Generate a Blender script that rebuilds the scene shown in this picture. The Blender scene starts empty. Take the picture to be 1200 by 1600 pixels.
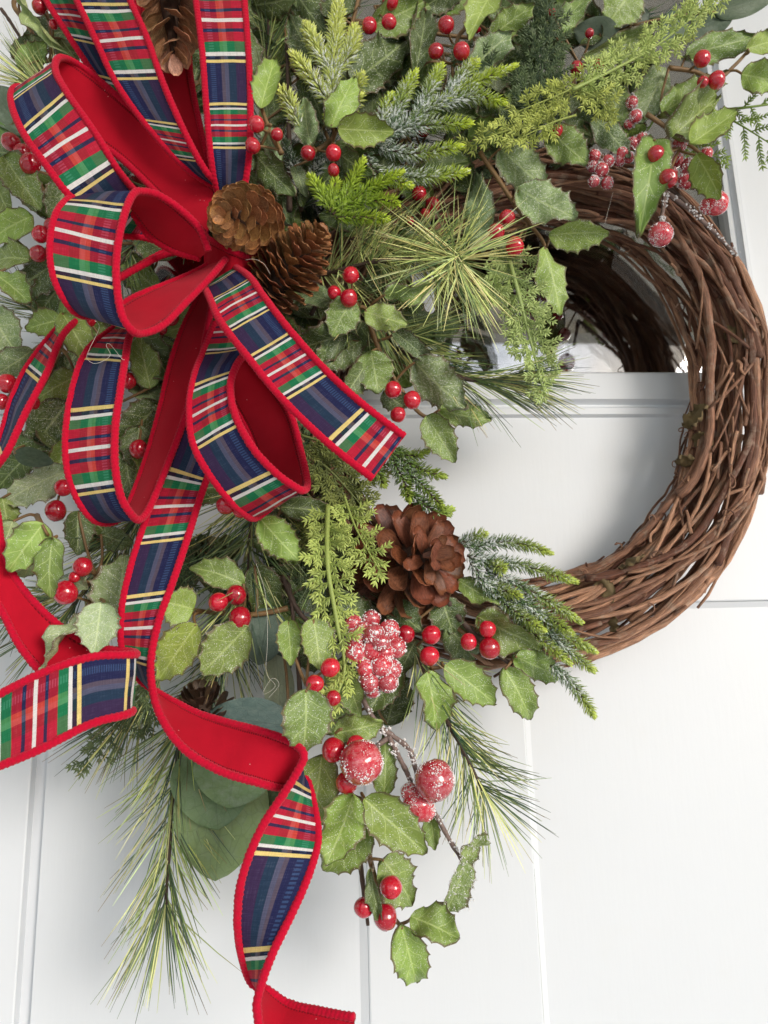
import bpy, math, random
from mathutils import Vector, Matrix, noise
R = math.radians
rnd = random.Random(7)
scene = bpy.context.scene
C = scene.collection

# ------------------------------------------------------------------ camera
FPX = 1200.0                                   # focal length in photo pixels (1200 x 1600)
CAM = Vector((0.0, -0.62, 1.45))
Uc = Vector((-150, 5400, -1200)).normalized()
Xc = Vector((1, 0.0119, -0.0714)); Xc = (Xc - Uc * Xc.dot(Uc)).normalized()
Yc = Uc.cross(Xc)
M = Matrix((Xc, Yc, Uc)).transposed()          # world -> camera
MI = M.transposed()                            # camera -> world
cam = bpy.data.cameras.new('camera'); camo = bpy.data.objects.new('camera', cam); C.objects.link(camo)
camo.matrix_world = Matrix.Translation(CAM) @ MI.to_4x4()
cam.sensor_fit = 'VERTICAL'; cam.sensor_height = 32; cam.sensor_width = 24; cam.lens = 24
cam.clip_start = 0.02; cam.clip_end = 500
cam.dof.use_dof = True; cam.dof.focus_distance = 0.5; cam.dof.aperture_fstop = 11
scene.camera = camo
scene.render.resolution_x = 768; scene.render.resolution_y = 1024

def P(px, py, d):
    """world point seen at photo pixel (px, py), d metres in front of the door face"""
    w = MI @ Vector((px - 600, 800 - py, -FPX))
    return CAM + w * ((-d - CAM.y) / w.y)
def S(d, py=800):
    return (0.62 - d) / (FPX * 0.97)           # metres per photo pixel at depth d

# ------------------------------------------------------------------ world, sun, exposure
SUN_AZ, SUN_EL = R(36), R(13)                  # to the right of the door's normal
W = bpy.data.worlds.new('World'); scene.world = W; W.use_nodes = True
wn = W.node_tree.nodes; wl = W.node_tree.links
sky = wn.new('ShaderNodeTexSky'); sky.sky_type = 'NISHITA'; sky.sun_disc = False
sky.sun_elevation = SUN_EL; sky.sun_rotation = R(180) - SUN_AZ
sky.air_density = 1.0; sky.dust_density = 1.0; sky.ozone_density = 1.0
bg = wn['Background']; bg.inputs[1].default_value = 0.125
# soft broken cloud over the whole sky
tc = wn.new('ShaderNodeTexCoord'); nz = wn.new('ShaderNodeTexNoise')
nz.inputs['Scale'].default_value = 3.2; nz.inputs['Detail'].default_value = 7; nz.inputs['Roughness'].default_value = .62
cr = wn.new('ShaderNodeValToRGB'); cr.color_ramp.elements[0].position = .44; cr.color_ramp.elements[1].position = .60
mx = wn.new('ShaderNodeMix'); mx.data_type = 'RGBA'
wl.new(tc.outputs['Generated'], nz.inputs['Vector']); wl.new(nz.outputs['Fac'], cr.inputs[0])
wl.new(cr.outputs[0], mx.inputs[0]); wl.new(sky.outputs[0], mx.inputs[6]); mx.inputs[7].default_value = (9.0, 9.2, 9.6, 1)
wl.new(mx.outputs[2], bg.inputs[0])
sl = bpy.data.lights.new('sun', 'SUN'); sl.energy = 1.25; sl.angle = R(24); sl.color = (1, .975, .95)
so = bpy.data.objects.new('sun', sl); C.objects.link(so)
tosun = Vector((math.sin(SUN_AZ) * math.cos(SUN_EL), -math.cos(SUN_AZ) * math.cos(SUN_EL), math.sin(SUN_EL)))
so.rotation_euler = tosun.to_track_quat('Z', 'Y').to_euler(); so.location = (2, -3, 3)
vs = scene.view_settings; vs.view_transform = 'Standard'; vs.look = 'None'; vs.gamma = 1; vs.exposure = 0.70
scene.cycles.max_bounces = 6; scene.cycles.use_denoising = True

# ------------------------------------------------------------------ helpers
class MB:
    """collects vertices, faces, uv per vertex and colour per vertex"""
    def __init__(s): s.v = []; s.f = []; s.uv = {}; s.c = {}
    def add(s, p, uv=None, c=None):
        i = len(s.v); s.v.append(p)
        if uv: s.uv[i] = uv
        if c: s.c[i] = c
        return i
    def mesh(s, name, mat, org=Vector((0, 0, 0)), smooth=True):
        me = bpy.data.meshes.new(name)
        me.from_pydata([tuple(Vector(p) - org) for p in s.v], [], s.f)
        if s.uv:
            l = me.uv_layers.new(name='UVMap')
            li = [0.0] * (2 * len(me.loops))
            vi = [0] * len(me.loops); me.loops.foreach_get('vertex_index', vi)
            for k, i in enumerate(vi):
                u = s.uv.get(i, (0, 0)); li[2 * k] = u[0]; li[2 * k + 1] = u[1]
            l.data.foreach_set('uv', li)
        if s.c:
            a = me.color_attributes.new('Col', 'FLOAT_COLOR', 'POINT')
            fl = []
            for i in range(len(s.v)): fl.extend(s.c.get(i, (1, 1, 1, 0)))
            a.data.foreach_set('color', fl)
        if mat: me.materials.append(mat)
        if smooth: me.polygons.foreach_set('use_smooth', [True] * len(me.polygons))
        me.update()
        return me
def link(name, me, parent=None, mw=None, kind=None, color=None, org=None):
    o = bpy.data.objects.new(name, me); C.objects.link(o)
    if parent: o.parent = parent
    if mw is not None: o.matrix_local = mw
    if kind: o['kind'] = kind
    if color: o.color = color
    return o
def part(name, mb, mat, parent, kind=None, smooth=True, color=None, up=None):
    """up = world position of the parent's origin"""
    return link(name, mb.mesh(name, mat, up if up is not None else WORLD[parent], smooth), parent, None, kind, color)
WORLD = {}
def thing(name, label, cat, loc, group=None, kind=None):
    o = bpy.data.objects.new(name, None); C.objects.link(o); o.location = loc; o.empty_display_size = .01
    o['label'] = label; o['category'] = cat
    if group: o['group'] = group
    if kind: o['kind'] = kind
    WORLD[o] = Vector(loc)
    return o
def tag(o, label, cat, group=None):
    o['label'] = label; o['category'] = cat
    if group: o['group'] = group
def cat_rom(pts, n):
    """Catmull-Rom through tuples/vectors, n samples per span"""
    out = []
    k = len(pts)
    for i in range(k - 1):
        p0 = pts[max(i - 1, 0)]; p1 = pts[i]; p2 = pts[i + 1]; p3 = pts[min(i + 2, k - 1)]
        for j in range(n):
            t = j / n; t2 = t * t; t3 = t2 * t
            out.append(0.5 * ((2 * p1) + (p2 - p0) * t + (2 * p0 - 5 * p1 + 4 * p2 - p3) * t2 + (3 * p1 - p0 - 3 * p2 + p3) * t3))
    out.append(pts[-1].copy())
    return out
def frames(pts):
    """tangent, normal, binormal along a polyline (parallel transport)"""
    n = len(pts); T = []
    for i in range(n):
        t = pts[min(i + 1, n - 1)] - pts[max(i - 1, 0)]
        T.append(t.normalized() if t.length > 1e-9 else Vector((0, 0, 1)))
    a = Vector((0, -1, 0)) if abs(T[0].y) < .9 else Vector((1, 0, 0))
    nn = (a - T[0] * a.dot(T[0])).normalized(); out = []
    for t in T:
        nn = nn - t * nn.dot(t)
        nn = nn.normalized() if nn.length > 1e-6 else t.orthogonal().normalized()
        out.append((t, nn, t.cross(nn)))
    return out
def tube(mb, pts, rad, sides=6, col=None, caps=True, uvscale=None):
    fr = frames(pts); n = len(pts); base = len(mb.v); L = 0
    for i, p in enumerate(pts):
        r = rad(i / (n - 1)) if callable(rad) else rad
        if i: L += (pts[i] - pts[i - 1]).length
        t, a, b = fr[i]
        for k in range(sides):
            an = 2 * math.pi * k / sides
            rr = r(an) if callable(r) else r
            c = col(i / (n - 1)) if callable(col) else col
            mb.add(p + (a * math.cos(an) + b * math.sin(an)) * rr, (L, k / sides) if uvscale else None, c)
    for i in range(n - 1):
        for k in range(sides):
            k2 = (k + 1) % sides
            mb.f.append((base + i * sides + k, base + i * sides + k2, base + (i + 1) * sides + k2, base + (i + 1) * sides + k))
    if caps:
        mb.f.append(tuple(base + k for k in range(sides))[::-1])
        mb.f.append(tuple(base + (n - 1) * sides + k for k in range(sides)))
def box(mb, lo, hi):
    b = len(mb.v)
    for z in (lo[2], hi[2]):
        for (x, y) in ((lo[0], lo[1]), (hi[0], lo[1]), (hi[0], hi[1]), (lo[0], hi[1])): mb.add(Vector((x, y, z)))
    for q in ((3, 2, 1, 0), (4, 5, 6, 7), (0, 1, 5, 4), (1, 2, 6, 5), (2, 3, 7, 6), (3, 0, 4, 7)): mb.f.append(tuple(b + i for i in q))
def axes(x, y, z, loc):
    m = Matrix((x, y, z)).transposed().to_4x4(); m.translation = loc
    return m
def jit(a): return rnd.uniform(-a, a)
def px_poly(pts, d, n=5):
    """pixel polyline (x, y[, dd]) -> smooth world polyline"""
    w = [P(p[0], p[1], d + (p[2] if len(p) > 2 else 0)) for p in pts]
    return cat_rom(w, n) if len(w) > 1 else w

# ------------------------------------------------------------------ materials
class NT:
    def __init__(s, name):
        s.m = bpy.data.materials.new(name); s.m.use_nodes = True
        s.n = s.m.node_tree.nodes; s.l = s.m.node_tree.links; s.b = s.n['Principled BSDF']
    def new(s, t, **k):
        x = s.n.new(t)
        for a, v in k.items(): setattr(x, a, v)
        return x
    def put(s, sock, v):
        if isinstance(v, bpy.types.NodeSocket): s.l.new(v, sock)
        else: sock.default_value = v
    def math(s, op, a, b=0.0, c=None, clamp=False):
        x = s.new('ShaderNodeMath', operation=op, use_clamp=clamp)
        s.put(x.inputs[0], a); s.put(x.inputs[1], b)
        if c is not None: s.put(x.inputs[2], c)
        return x.outputs[0]
    def step(s, v, lo, hi):
        x = s.new('ShaderNodeMapRange', interpolation_type='SMOOTHSTEP')
        s.put(x.inputs[0], v); x.inputs[1].default_value = lo; x.inputs[2].default_value = hi
        return x.outputs[0]
    def mix(s, f, a, b, blend='MIX'):
        x = s.new('ShaderNodeMix', data_type='RGBA', blend_type=blend)
        s.put(x.inputs[0], f); s.put(x.inputs[6], a if isinstance(a, bpy.types.NodeSocket) else tuple(a)[:3] + (1,))
        s.put(x.inputs[7], b if isinstance(b, bpy.types.NodeSocket) else tuple(b)[:3] + (1,))
        return x.outputs[2]
    def noise(s, scale, detail=3, rough=.55, vec=None, out='Fac'):
        x = s.new('ShaderNodeTexNoise'); x.inputs['Scale'].default_value = scale
        x.inputs['Detail'].default_value = detail; x.inputs['Roughness'].default_value = rough
        if vec is not None: s.l.new(vec, x.inputs['Vector'])
        return x.outputs[out]
    def voro(s, scale, vec=None, feature='F1', out='Distance'):
        x = s.new('ShaderNodeTexVoronoi', feature=feature); x.inputs['Scale'].default_value = scale
        if vec is not None: s.l.new(vec, x.inputs['Vector'])
        return x.outputs[out]
    def bump(s, h, dist=.001, strength=.5):
        x = s.new('ShaderNodeBump'); x.inputs['Strength'].default_value = strength; x.inputs['Distance'].default_value = dist
        s.l.new(h, x.inputs['Height']); s.l.new(x.outputs[0], s.b.inputs['Normal'])
    def geo(s): return s.new('ShaderNodeNewGeometry').outputs['Position']
    def uv(s):
        x = s.new('ShaderNodeSeparateXYZ'); s.l.new(s.new('ShaderNodeTexCoord').outputs['UV'], x.inputs[0])
        return x.outputs[0], x.outputs[1]
    def base(s, v): s.put(s.b.inputs['Base Color'], v if isinstance(v, bpy.types.NodeSocket) else tuple(v)[:3] + (1,))
    def rough(s, v): s.put(s.b.inputs['Roughness'], v)
def paint_mat():
    t = NT('white_door_paint'); g = t.geo()
    big = t.noise(5, 3, .5, g); fine = t.noise(140, 3, .6, g)
    mp = t.new('ShaderNodeMapping'); mp.inputs['Scale'].default_value = (90, 90, 9); t.l.new(g, mp.inputs[0])
    brush = t.noise(3, 4, .6, mp.outputs[0])
    sp = t.voro(46, g); chip = t.math('LESS_THAN', sp, .032); on = t.math('GREATER_THAN', t.noise(20, 0, .5, g), .61)
    chip = t.math('MULTIPLY', chip, on)
    c = t.mix(big, (.668, .692, .722), (.712, .736, .765))
    c = t.mix(t.math('MULTIPLY', t.step(t.noise(9, 6, .7, g), .55, .8), .18), c, (.66, .65, .62))
    c = t.mix(t.math('MULTIPLY', t.step(brush, .5, .72), .03), c, (.56, .56, .56))
    c = t.mix(chip, c, (.30, .24, .19))
    t.base(c); t.rough(.42)
    h = t.math('ADD', t.math('MULTIPLY', brush, .6), t.math('MULTIPLY', fine, .25)); h = t.math('SUBTRACT', h, chip)
    t.bump(h, .0005, .3)
    return t.m
def simple(name, col, rough=.6, spread=.15, scale=60, bump=0):
    t = NT(name); n = t.noise(scale, 4, .6, t.geo())
    a = [c * (1 - spread) for c in col]; b = [min(1, c * (1 + spread)) for c in col]
    t.base(t.mix(n, a, b)); t.rough(rough)
    if bump: t.bump(n, bump, .5)
    return t.m
def leaf_mat():
    t = NT('frosted_holly_leaf'); u, v = t.uv(); g = t.new('ShaderNodeTexCoord').outputs['Object']
    oi = t.new('ShaderNodeObjectInfo')
    s = t.math('ABSOLUTE', t.math('SUBTRACT', t.math('MULTIPLY', v, 2.0), 1.0))
    wob = t.noise(5, 2, .5, g)
    u2 = t.math('ADD', u, t.math('MULTIPLY', t.math('SUBTRACT', wob, .5), .07))
    mid = t.math('SUBTRACT', 1.0, t.step(s, .02, .075))
    ph = t.math('FRACT', t.math('MULTIPLY', t.math('SUBTRACT', u2, t.math('MULTIPLY', t.math('POWER', s, .85), .25)), 4.6))
    side = t.math('SUBTRACT', 1.0, t.step(t.math('ABSOLUTE', t.math('SUBTRACT', ph, .5)), .014, .06))
    side = t.math('MULTIPLY', side, t.math('SUBTRACT', 1.0, t.step(s, .55, .92)))
    cell = t.voro(13, g, 'DISTANCE_TO_EDGE'); cellv = t.math('SUBTRACT', 1.0, t.step(cell, .01, .07))
    vein = t.math('MAXIMUM', mid, t.math('MULTIPLY', side, .95)); vein = t.math('MAXIMUM', vein, t.math('MULTIPLY', cellv, .22))
    blot = t.noise(3.5, 5, .65, g)
    c = t.mix(t.math('MULTIPLY', t.step(blot, .35, .7), .55), oi.outputs['Color'], t.mix(1.0, oi.outputs['Color'], (.62, .66, .6), 'MULTIPLY'))
    light = t.mix(.55, t.mix(1.0, oi.outputs['Color'], (1.9, 1.75, 1.9), 'MULTIPLY'), (.42, .50, .22))
    c = t.mix(t.math('MULTIPLY', vein, .78), c, light)
    edge = t.math('MAXIMUM', t.step(t.math('ADD', s, t.math('MULTIPLY', t.noise(8, 3, .6, g), .20)), .94, 1.05), t.step(u, .955, 1.0))
    c = t.mix(t.math('MULTIPLY', edge, .85), c, (.105, .062, .034))
    fr = oi.outputs['Alpha']
    xs = t.math('MULTIPLY', t.math('SUBTRACT', fr, 1.0, clamp=True), .16)
    haze = t.math('MULTIPLY', t.step(t.math('ADD', t.noise(16, 6, .75, g), xs), .42, .70), t.math('MULTIPLY', fr, .42), clamp=True)
    dots = t.math('SUBTRACT', 1.0, t.step(t.voro(34, g), .12, .29))
    keep = t.math('GREATER_THAN', t.math('ADD', t.noise(6, 3, .6, g), t.math('MULTIPLY', fr, .32)), .55)
    dots = t.math('MULTIPLY', dots, keep)
    c = t.mix(haze, c, (.66, .70, .54)); c = t.mix(t.math('MULTIPLY', dots, .85), c, (.82, .85, .82))
    t.base(c); t.rough(t.math('SUBTRACT', .50, t.math('MULTIPLY', dots, .25)))
    t.b.inputs['Specular IOR Level'].default_value = .45
    h = t.math('ADD', t.math('MULTIPLY', vein, -.5), t.math('ADD', t.math('MULTIPLY', t.noise(26, 3, .6, g), .5), t.math('MULTIPLY', dots, .7)))
    t.bump(h, .00035, .5)
    return t.m
def euc_mat():
    t = NT('eucalyptus_leaf'); u, v = t.uv(); g = t.new('ShaderNodeTexCoord').outputs['Object']; oi = t.new('ShaderNodeObjectInfo')
    s = t.math('ABSOLUTE', t.math('SUBTRACT', t.math('MULTIPLY', v, 2.0), 1.0))
    mid = t.math('SUBTRACT', 1.0, t.step(s, .01, .05))
    cell = t.voro(9, g, 'DISTANCE_TO_EDGE'); net = t.math('SUBTRACT', 1.0, t.step(cell, .01, .06))
    cell2 = t.voro(24, g, 'DISTANCE_TO_EDGE'); net2 = t.math('SUBTRACT', 1.0, t.step(cell2, .01, .08))
    vein = t.math('MAXIMUM', t.math('MAXIMUM', mid, t.math('MULTIPLY', net, .75)), t.math('MULTIPLY', net2, .35))
    c = t.mix(t.math('MULTIPLY', vein, .38), oi.outputs['Color'], t.mix(1.0, oi.outputs['Color'], (.42, .45, .42), 'MULTIPLY'))
    c = t.mix(t.math('MULTIPLY', t.step(t.noise(7, 6, .7, g), .4, .75), t.math('MULTIPLY', oi.outputs['Alpha'], .5)), c, (.34, .42, .36))
    t.base(c); t.rough(.5); t.bump(t.math('MULTIPLY', vein, -1.0), .0003, .4)
    return t.m
def spray_mat(name, rough=.55):
    """colour and frost amount from the piece's own colour attribute"""
    t = NT(name); a = t.new('ShaderNodeAttribute', attribute_name='Col'); g = t.geo()
    n = t.noise(650, 2, .6, g)
    c = t.mix(t.math('MULTIPLY', t.step(n, .35, .65), .3), a.outputs['Color'], t.mix(1.0, a.outputs['Color'], (.6, .6, .55), 'MULTIPLY'))
    f = t.step(t.math('ADD', t.noise(820, 3, .65, g), t.math('MULTIPLY', a.outputs['Alpha'], .30)), .66, .73)
    f = t.math('MULTIPLY', f, t.math('MULTIPLY', a.outputs['Alpha'], 1.2, clamp=True))
    t.base(t.mix(f, c, (.80, .84, .80))); t.rough(rough); t.bump(f, .0008, .4)
    return t.m
def berry_mat():
    t = NT('red_berry_gloss'); g = t.new('ShaderNodeTexCoord').outputs['Object']; oi = t.new('ShaderNodeObjectInfo')
    n = t.noise(2.2, 3, .6, g)
    c = t.mix(n, (.50, .005, .020), (.74, .012, .040))
    c = t.mix(t.math('MULTIPLY', oi.outputs['Random'], .75), c, (.30, .003, .014))
    sp = t.math('SUBTRACT', 1.0, t.step(t.voro(8.5, g), .10, .20)); keep = t.math('GREATER_THAN', t.noise(2.4, 2, .5, g), .45)
    sp = t.math('MULTIPLY', t.math('MULTIPLY', sp, keep), oi.outputs['Alpha'])
    c = t.mix(t.math('MULTIPLY', sp, .65, clamp=True), c, (.85, .62, .62))
    hz = t.math('MULTIPLY', t.math('SUBTRACT', oi.outputs['Alpha'], 1.0, clamp=True), t.step(t.noise(3.2, 7, .75, g), .40, .70))
    t.base(t.mix(t.math('MULTIPLY', hz, .75), c, (.80, .52, .54))); t.rough(.16)
    t.b.inputs['Coat Weight'].default_value = .9; t.b.inputs['Coat Roughness'].default_value = .03
    t.bump(t.math('ADD', t.noise(4, 3, .6, g), t.math('MULTIPLY', sp, .3)), .00012, .5)
    return t.m
def bark_mat():
    t = NT('grapevine_bark'); oi = t.new('ShaderNodeObjectInfo'); u, v = t.uv()
    cb = t.new('ShaderNodeCombineXYZ'); t.l.new(t.math('MULTIPLY', u, 45), cb.inputs[0]); t.l.new(t.math('MULTIPLY', v, 5.0), cb.inputs[1])
    t.l.new(t.math('MULTIPLY', oi.outputs['Random'], 40), cb.inputs[2])
    st = t.noise(2.0, 5, .65, cb.outputs[0]); blot = t.noise(85, 4, .65, t.geo())
    c = t.mix(oi.outputs['Random'], (.130, .047, .025), (.52, .295, .185))
    c = t.mix(t.step(st, .38, .66), t.mix(1.0, c, (.60, .54, .50), 'MULTIPLY'), t.mix(1.0, c, (1.35, 1.3, 1.25), 'MULTIPLY'))
    c = t.mix(t.math('MULTIPLY', t.step(blot, .52, .70), .6), c, (.36, .27, .20))
    t.base(c); t.rough(.60); t.bump(t.math('ADD', st, t.math('MULTIPLY', blot, .5)), .0015, .9)
    return t.m
def cone_mat():
    t = NT('pinecone_scale'); u, v = t.uv(); oi = t.new('ShaderNodeObjectInfo'); g = t.new('ShaderNodeTexCoord').outputs['Object']
    mp = t.new('ShaderNodeMapping'); mp.inputs['Scale'].default_value = (16, 3, 16); t.l.new(g, mp.inputs[0])
    n = t.noise(2.0, 5, .65, mp.outputs[0])
    c = t.mix(t.step(n, .36, .62), t.mix(1.0, oi.outputs['Color'], (.42, .37, .33), 'MULTIPLY'), oi.outputs['Color'])
    c = t.mix(t.math('MULTIPLY', t.step(u, .86, .98), .7), c, t.mix(1.0, oi.outputs['Color'], (1.7, 1.65, 1.55), 'MULTIPLY'))
    c = t.mix(t.math('MULTIPLY', oi.outputs['Random'], .35), c, t.mix(1.0, oi.outputs['Color'], (.6, .55, .5), 'MULTIPLY'))
    t.base(c); t.rough(.45); t.bump(n, .0005, .6)
    return t.m
def plaid_mat():
    t = NT('tartan_weave'); u, v = t.uv()            # u across 0..1, v = pattern phase
    def ramp(stops, fac):
        x = t.new('ShaderNodeValToRGB'); r = x.color_ramp; r.interpolation = 'CONSTANT'
        while len(r.elements) < len(stops): r.elements.new(1.0)
        for e, (p, c) in zip(r.elements, stops): e.position = p; e.color = c
        t.l.new(fac, x.inputs[0]); return x
    NV = (.010, .013, .062, 1); ND = (.006, .008, .032, 1); GO = (.88, .68, .24, 0); WH = (.76, .73, .70, 1); GR = (.006, .165, .065, 1); RD = (.34, .006, .028, 1)
    q = [(0, NV), (210, GO), (227, ND), (246, WH), (260, GR), (301, RD), (338, NV), (352, RD), (381, WH), (397, RD), (425, NV), (440, RD), (480, GR), (523, WH), (538, ND), (554, GO)]
    a = ramp([(p / 568, c) for p, c in q], t.math('FRACT', v))
    wb = [(0, (0, 0, .01, 1)), (.13, (.020, .050, .10, 0)), (.25, (0, 0, .006, 1)), (.38, (.080, .056, .042, 1)), (.46, (.072, .072, .085, 1)), (.55, (.001, .020, .010, 1)), (.72, (.026, .003, .004, 1))]
    b = ramp([(p, c) for p, c in wb], u)
    b2 = ramp([(0, (0, 0, 0, 1)), (.13, (.09, .04, .06, 0)), (.25, (0, 0, 0, 1)), (.38, (.22, .045, .010, 1)), (.46, (.24, .070, .040, 1)), (.55, (.05, .006, 0, 1)), (.72, (.16, .002, .008, 1))], u)
    dash = t.math('GREATER_THAN', t.math('FRACT', t.math('MULTIPLY', v, 52)), .45)
    dm = t.math('ADD', b.outputs['Alpha'], t.math('MULTIPLY', t.math('SUBTRACT', 1.0, b.outputs['Alpha']), dash))
    # the weft shows less on the white and gold bars
    lum = t.new('ShaderNodeRGBToBW'); t.l.new(a.outputs[0], lum.inputs[0])
    b3 = ramp([(0, (0, 0, 0, 1)), (.13, (.03, .07, .06, 0)), (.25, (0, 0, 0, 1)), (.38, (.055, .09, .02, 1)), (.46, (.07, .12, .05, 1)), (.55, (0, .01, 0, 1)), (.72, (.055, .005, .002, 1))], u)
    sp = t.new('ShaderNodeSeparateColor'); t.l.new(a.outputs[0], sp.inputs[0])
    isg = t.math('GREATER_THAN', sp.outputs[1], t.math('ADD', sp.outputs[0], .05))
    dark = t.mix(t.step(lum.outputs[0], .03, .05), b.outputs[0], t.mix(isg, b2.outputs[0], b3.outputs[0]))
    k = t.math('MULTIPLY', dm, t.math('SUBTRACT', 1.0, t.step(lum.outputs[0], .25, .6)))
    c = t.mix(k, a.outputs[0], dark, 'ADD')
    wv = t.new('ShaderNodeTexWave', wave_type='BANDS', bands_direction='X'); wv.inputs['Scale'].default_value = 22
    wv2 = t.new('ShaderNodeTexWave', wave_type='BANDS', bands_direction='Y'); wv2.inputs['Scale'].default_value = 45
    tcu = t.new('ShaderNodeTexCoord').outputs['UV']; t.l.new(tcu, wv.inputs[0]); t.l.new(tcu, wv2.inputs[0])
    weave = t.math('MULTIPLY', wv.outputs['Fac'], wv2.outputs['Fac'])
    mp = t.new('ShaderNodeMapping'); mp.inputs['Scale'].default_value = (70, 9, 1); t.l.new(tcu, mp.inputs[0])
    mp2 = t.new('ShaderNodeMapping'); mp2.inputs['Scale'].default_value = (4, 160, 1); t.l.new(tcu, mp2.inputs[0])
    thr = t.math('ADD', t.noise(1, 2, .6, mp.outputs[0]), t.noise(1, 2, .6, mp2.outputs[0]))
    c = t.mix(t.math('MULTIPLY', t.step(thr, .8, 1.25), .38), c, t.mix(1.0, c, (.5, .5, .55), 'MULTIPLY'))
    c = t.mix(t.math('MULTIPLY', t.step(thr, .95, .65), .30), c, t.mix(.12, c, (.8, .8, .85)))
    n = t.noise(900, 2, .6, t.geo())
    c = t.mix(t.math('MULTIPLY', t.math('SUBTRACT', 1.0, weave), .28), c, t.mix(1.0, c, (.55, .55, .6), 'MULTIPLY'))
    c = t.mix(t.math('MULTIPLY', n, .22), c, t.mix(1.0, c, (1.6, 1.6, 1.6), 'MULTIPLY'))
    t.base(c)
    gold = t.math('SUBTRACT', 1.0, a.outputs['Alpha'])
    t.put(t.b.inputs['Metallic'], t.math('MULTIPLY', gold, .3)); t.rough(t.math('SUBTRACT', .72, t.math('MULTIPLY', gold, .38)))
    t.bump(t.math('ADD', weave, t.math('MULTIPLY', t.math('MULTIPLY', gold, t.noise(1400, 2, .6, t.geo())), 4.0)), .0003, .6)
    t.b.inputs['Specular IOR Level'].default_value = .25
    return t.m
def velvet_mat():
    t = NT('red_velvet'); u, v = t.uv(); g = t.geo()
    n = t.noise(55, 4, .6, g); f = t.noise(1500, 2, .6, g)
    c = t.mix(n, (.36, .002, .014), (.54, .004, .024)); c = t.mix(t.math('MULTIPLY', f, .35), c, (.32, .002, .008))
    s = t.math('ABSOLUTE', t.math('SUBTRACT', t.math('MULTIPLY', u, 2.0), 1.0))
    line = t.math('SUBTRACT', 1.0, t.step(t.math('ABSOLUTE', t.math('SUBTRACT', s, .85)), .022, .05))
    line = t.math('MULTIPLY', line, t.math('GREATER_THAN', t.math('FRACT', t.math('MULTIPLY', v, 42)), .35))
    lint = t.math('MULTIPLY', t.math('LESS_THAN', t.voro(170, g), .055), t.math('GREATER_THAN', t.noise(30, 1, .5, g), .56))
    c = t.mix(t.math('MULTIPLY', line, .8), c, (.10, .002, .008)); c = t.mix(t.math('MULTIPLY', lint, .7), c, (.8, .5, .5))
    t.base(c); t.rough(.85); t.b.inputs['Sheen Weight'].default_value = .22; t.b.inputs['Sheen Tint'].default_value = (1, .25, .3, 1)
    t.b.inputs['Specular IOR Level'].default_value = .15
    t.bump(t.math('SUBTRACT', t.math('MULTIPLY', f, .4), line), .0006, .5)
    return t.m
def cord_mat():
    t = NT('red_chenille_cord'); g = t.geo(); f = t.noise(1100, 3, .7, g)
    t.base(t.mix(f, (.36, .002, .016), (.66, .006, .040))); t.rough(.9); t.b.inputs['Sheen Weight'].default_value = .3
    t.b.inputs['Sheen Tint'].default_value = (1, .3, .35, 1); t.b.inputs['Specular IOR Level'].default_value = .1; t.bump(f, .0008, .6)
    return t.m
def glass_mat():
    t = NT('window_glass'); t.base((1, 1, 1)); t.rough(.0); t.b.inputs['Transmission Weight'].default_value = 1; t.b.inputs['IOR'].default_value = 2.5
    return t.m
M_PAINT = paint_mat(); M_LEAF = leaf_mat(); M_EUC = euc_mat(); M_BERRY = berry_mat(); M_BARK = bark_mat(); M_CONE = cone_mat()
M_PLAID = plaid_mat(); M_VELVET = velvet_mat(); M_CORD = cord_mat(); M_GLASS = glass_mat()
M_SPRAY = spray_mat('faux_conifer'); M_NEEDLE = spray_mat('pine_needle', .42)
M_STEM = simple('olive_brown_stem', (.20, .115, .045), .5, .35, 160, .001)
M_TWIG = simple('dark_bark_twig', (.075, .045, .032), .7, .45, 220, .002)
M_FROSTWIG = simple('frosted_twig', (.20, .14, .12), .7, .75, 330, .002)
M_CRYSTAL = simple('sugar_frost', (.84, .82, .82), .3, .05, 300)
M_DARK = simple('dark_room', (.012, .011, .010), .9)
M_DRY = simple('dried_vine_leaf', (.15, .105, .045), .75, .45, 90, .002)
M_THREAD = simple('white_fibre', (.78, .74, .66), .5)
M_CORE = simple('pinecone_core', (.05, .026, .015), .8, .3)

# ------------------------------------------------------------------ the porch: what light bounces off and what the glass mirrors
def sheet(name, z, x0, x1, y0, y1, mat):
    mb = MB()
    for q in ((x0, y0), (x1, y0), (x1, y1), (x0, y1)): mb.add(Vector((q[0], q[1], z)))
    mb.f.append((0, 1, 2, 3)); return link(name, mb.mesh(name, mat, smooth=False), kind='structure')
sheet('lawn', -.06, -400, 400, -400, 6, simple('grass_lawn', (.085, .11, .04), .9, .4, 3))
sheet('bounce_ground', -.055, -9, 9, -12, -3.0, simple('pale_bounce', (.44, .45, .46), .85, .12, 5))  # unseen pale sheet, added to bounce light up to the porch ceiling
mb = MB(); box(mb, (-6, -3.1, -.05), (6, .15, 0)); link('porch_floor', mb.mesh('porch_floor', simple('porch_concrete', (.56, .56, .57), .8, .1, 8), smooth=False), kind='structure')
mb = MB(); box(mb, (-6, -2.9, 3.22), (6, .15, 3.30)); box(mb, (-6, -3.02, 3.16), (6, -2.902, 3.4))
link('porch_ceiling', mb.mesh('porch_ceiling', simple('porch_boards', (.86, .80, .68), .7, .05, 6), smooth=False), kind='structure')

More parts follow.
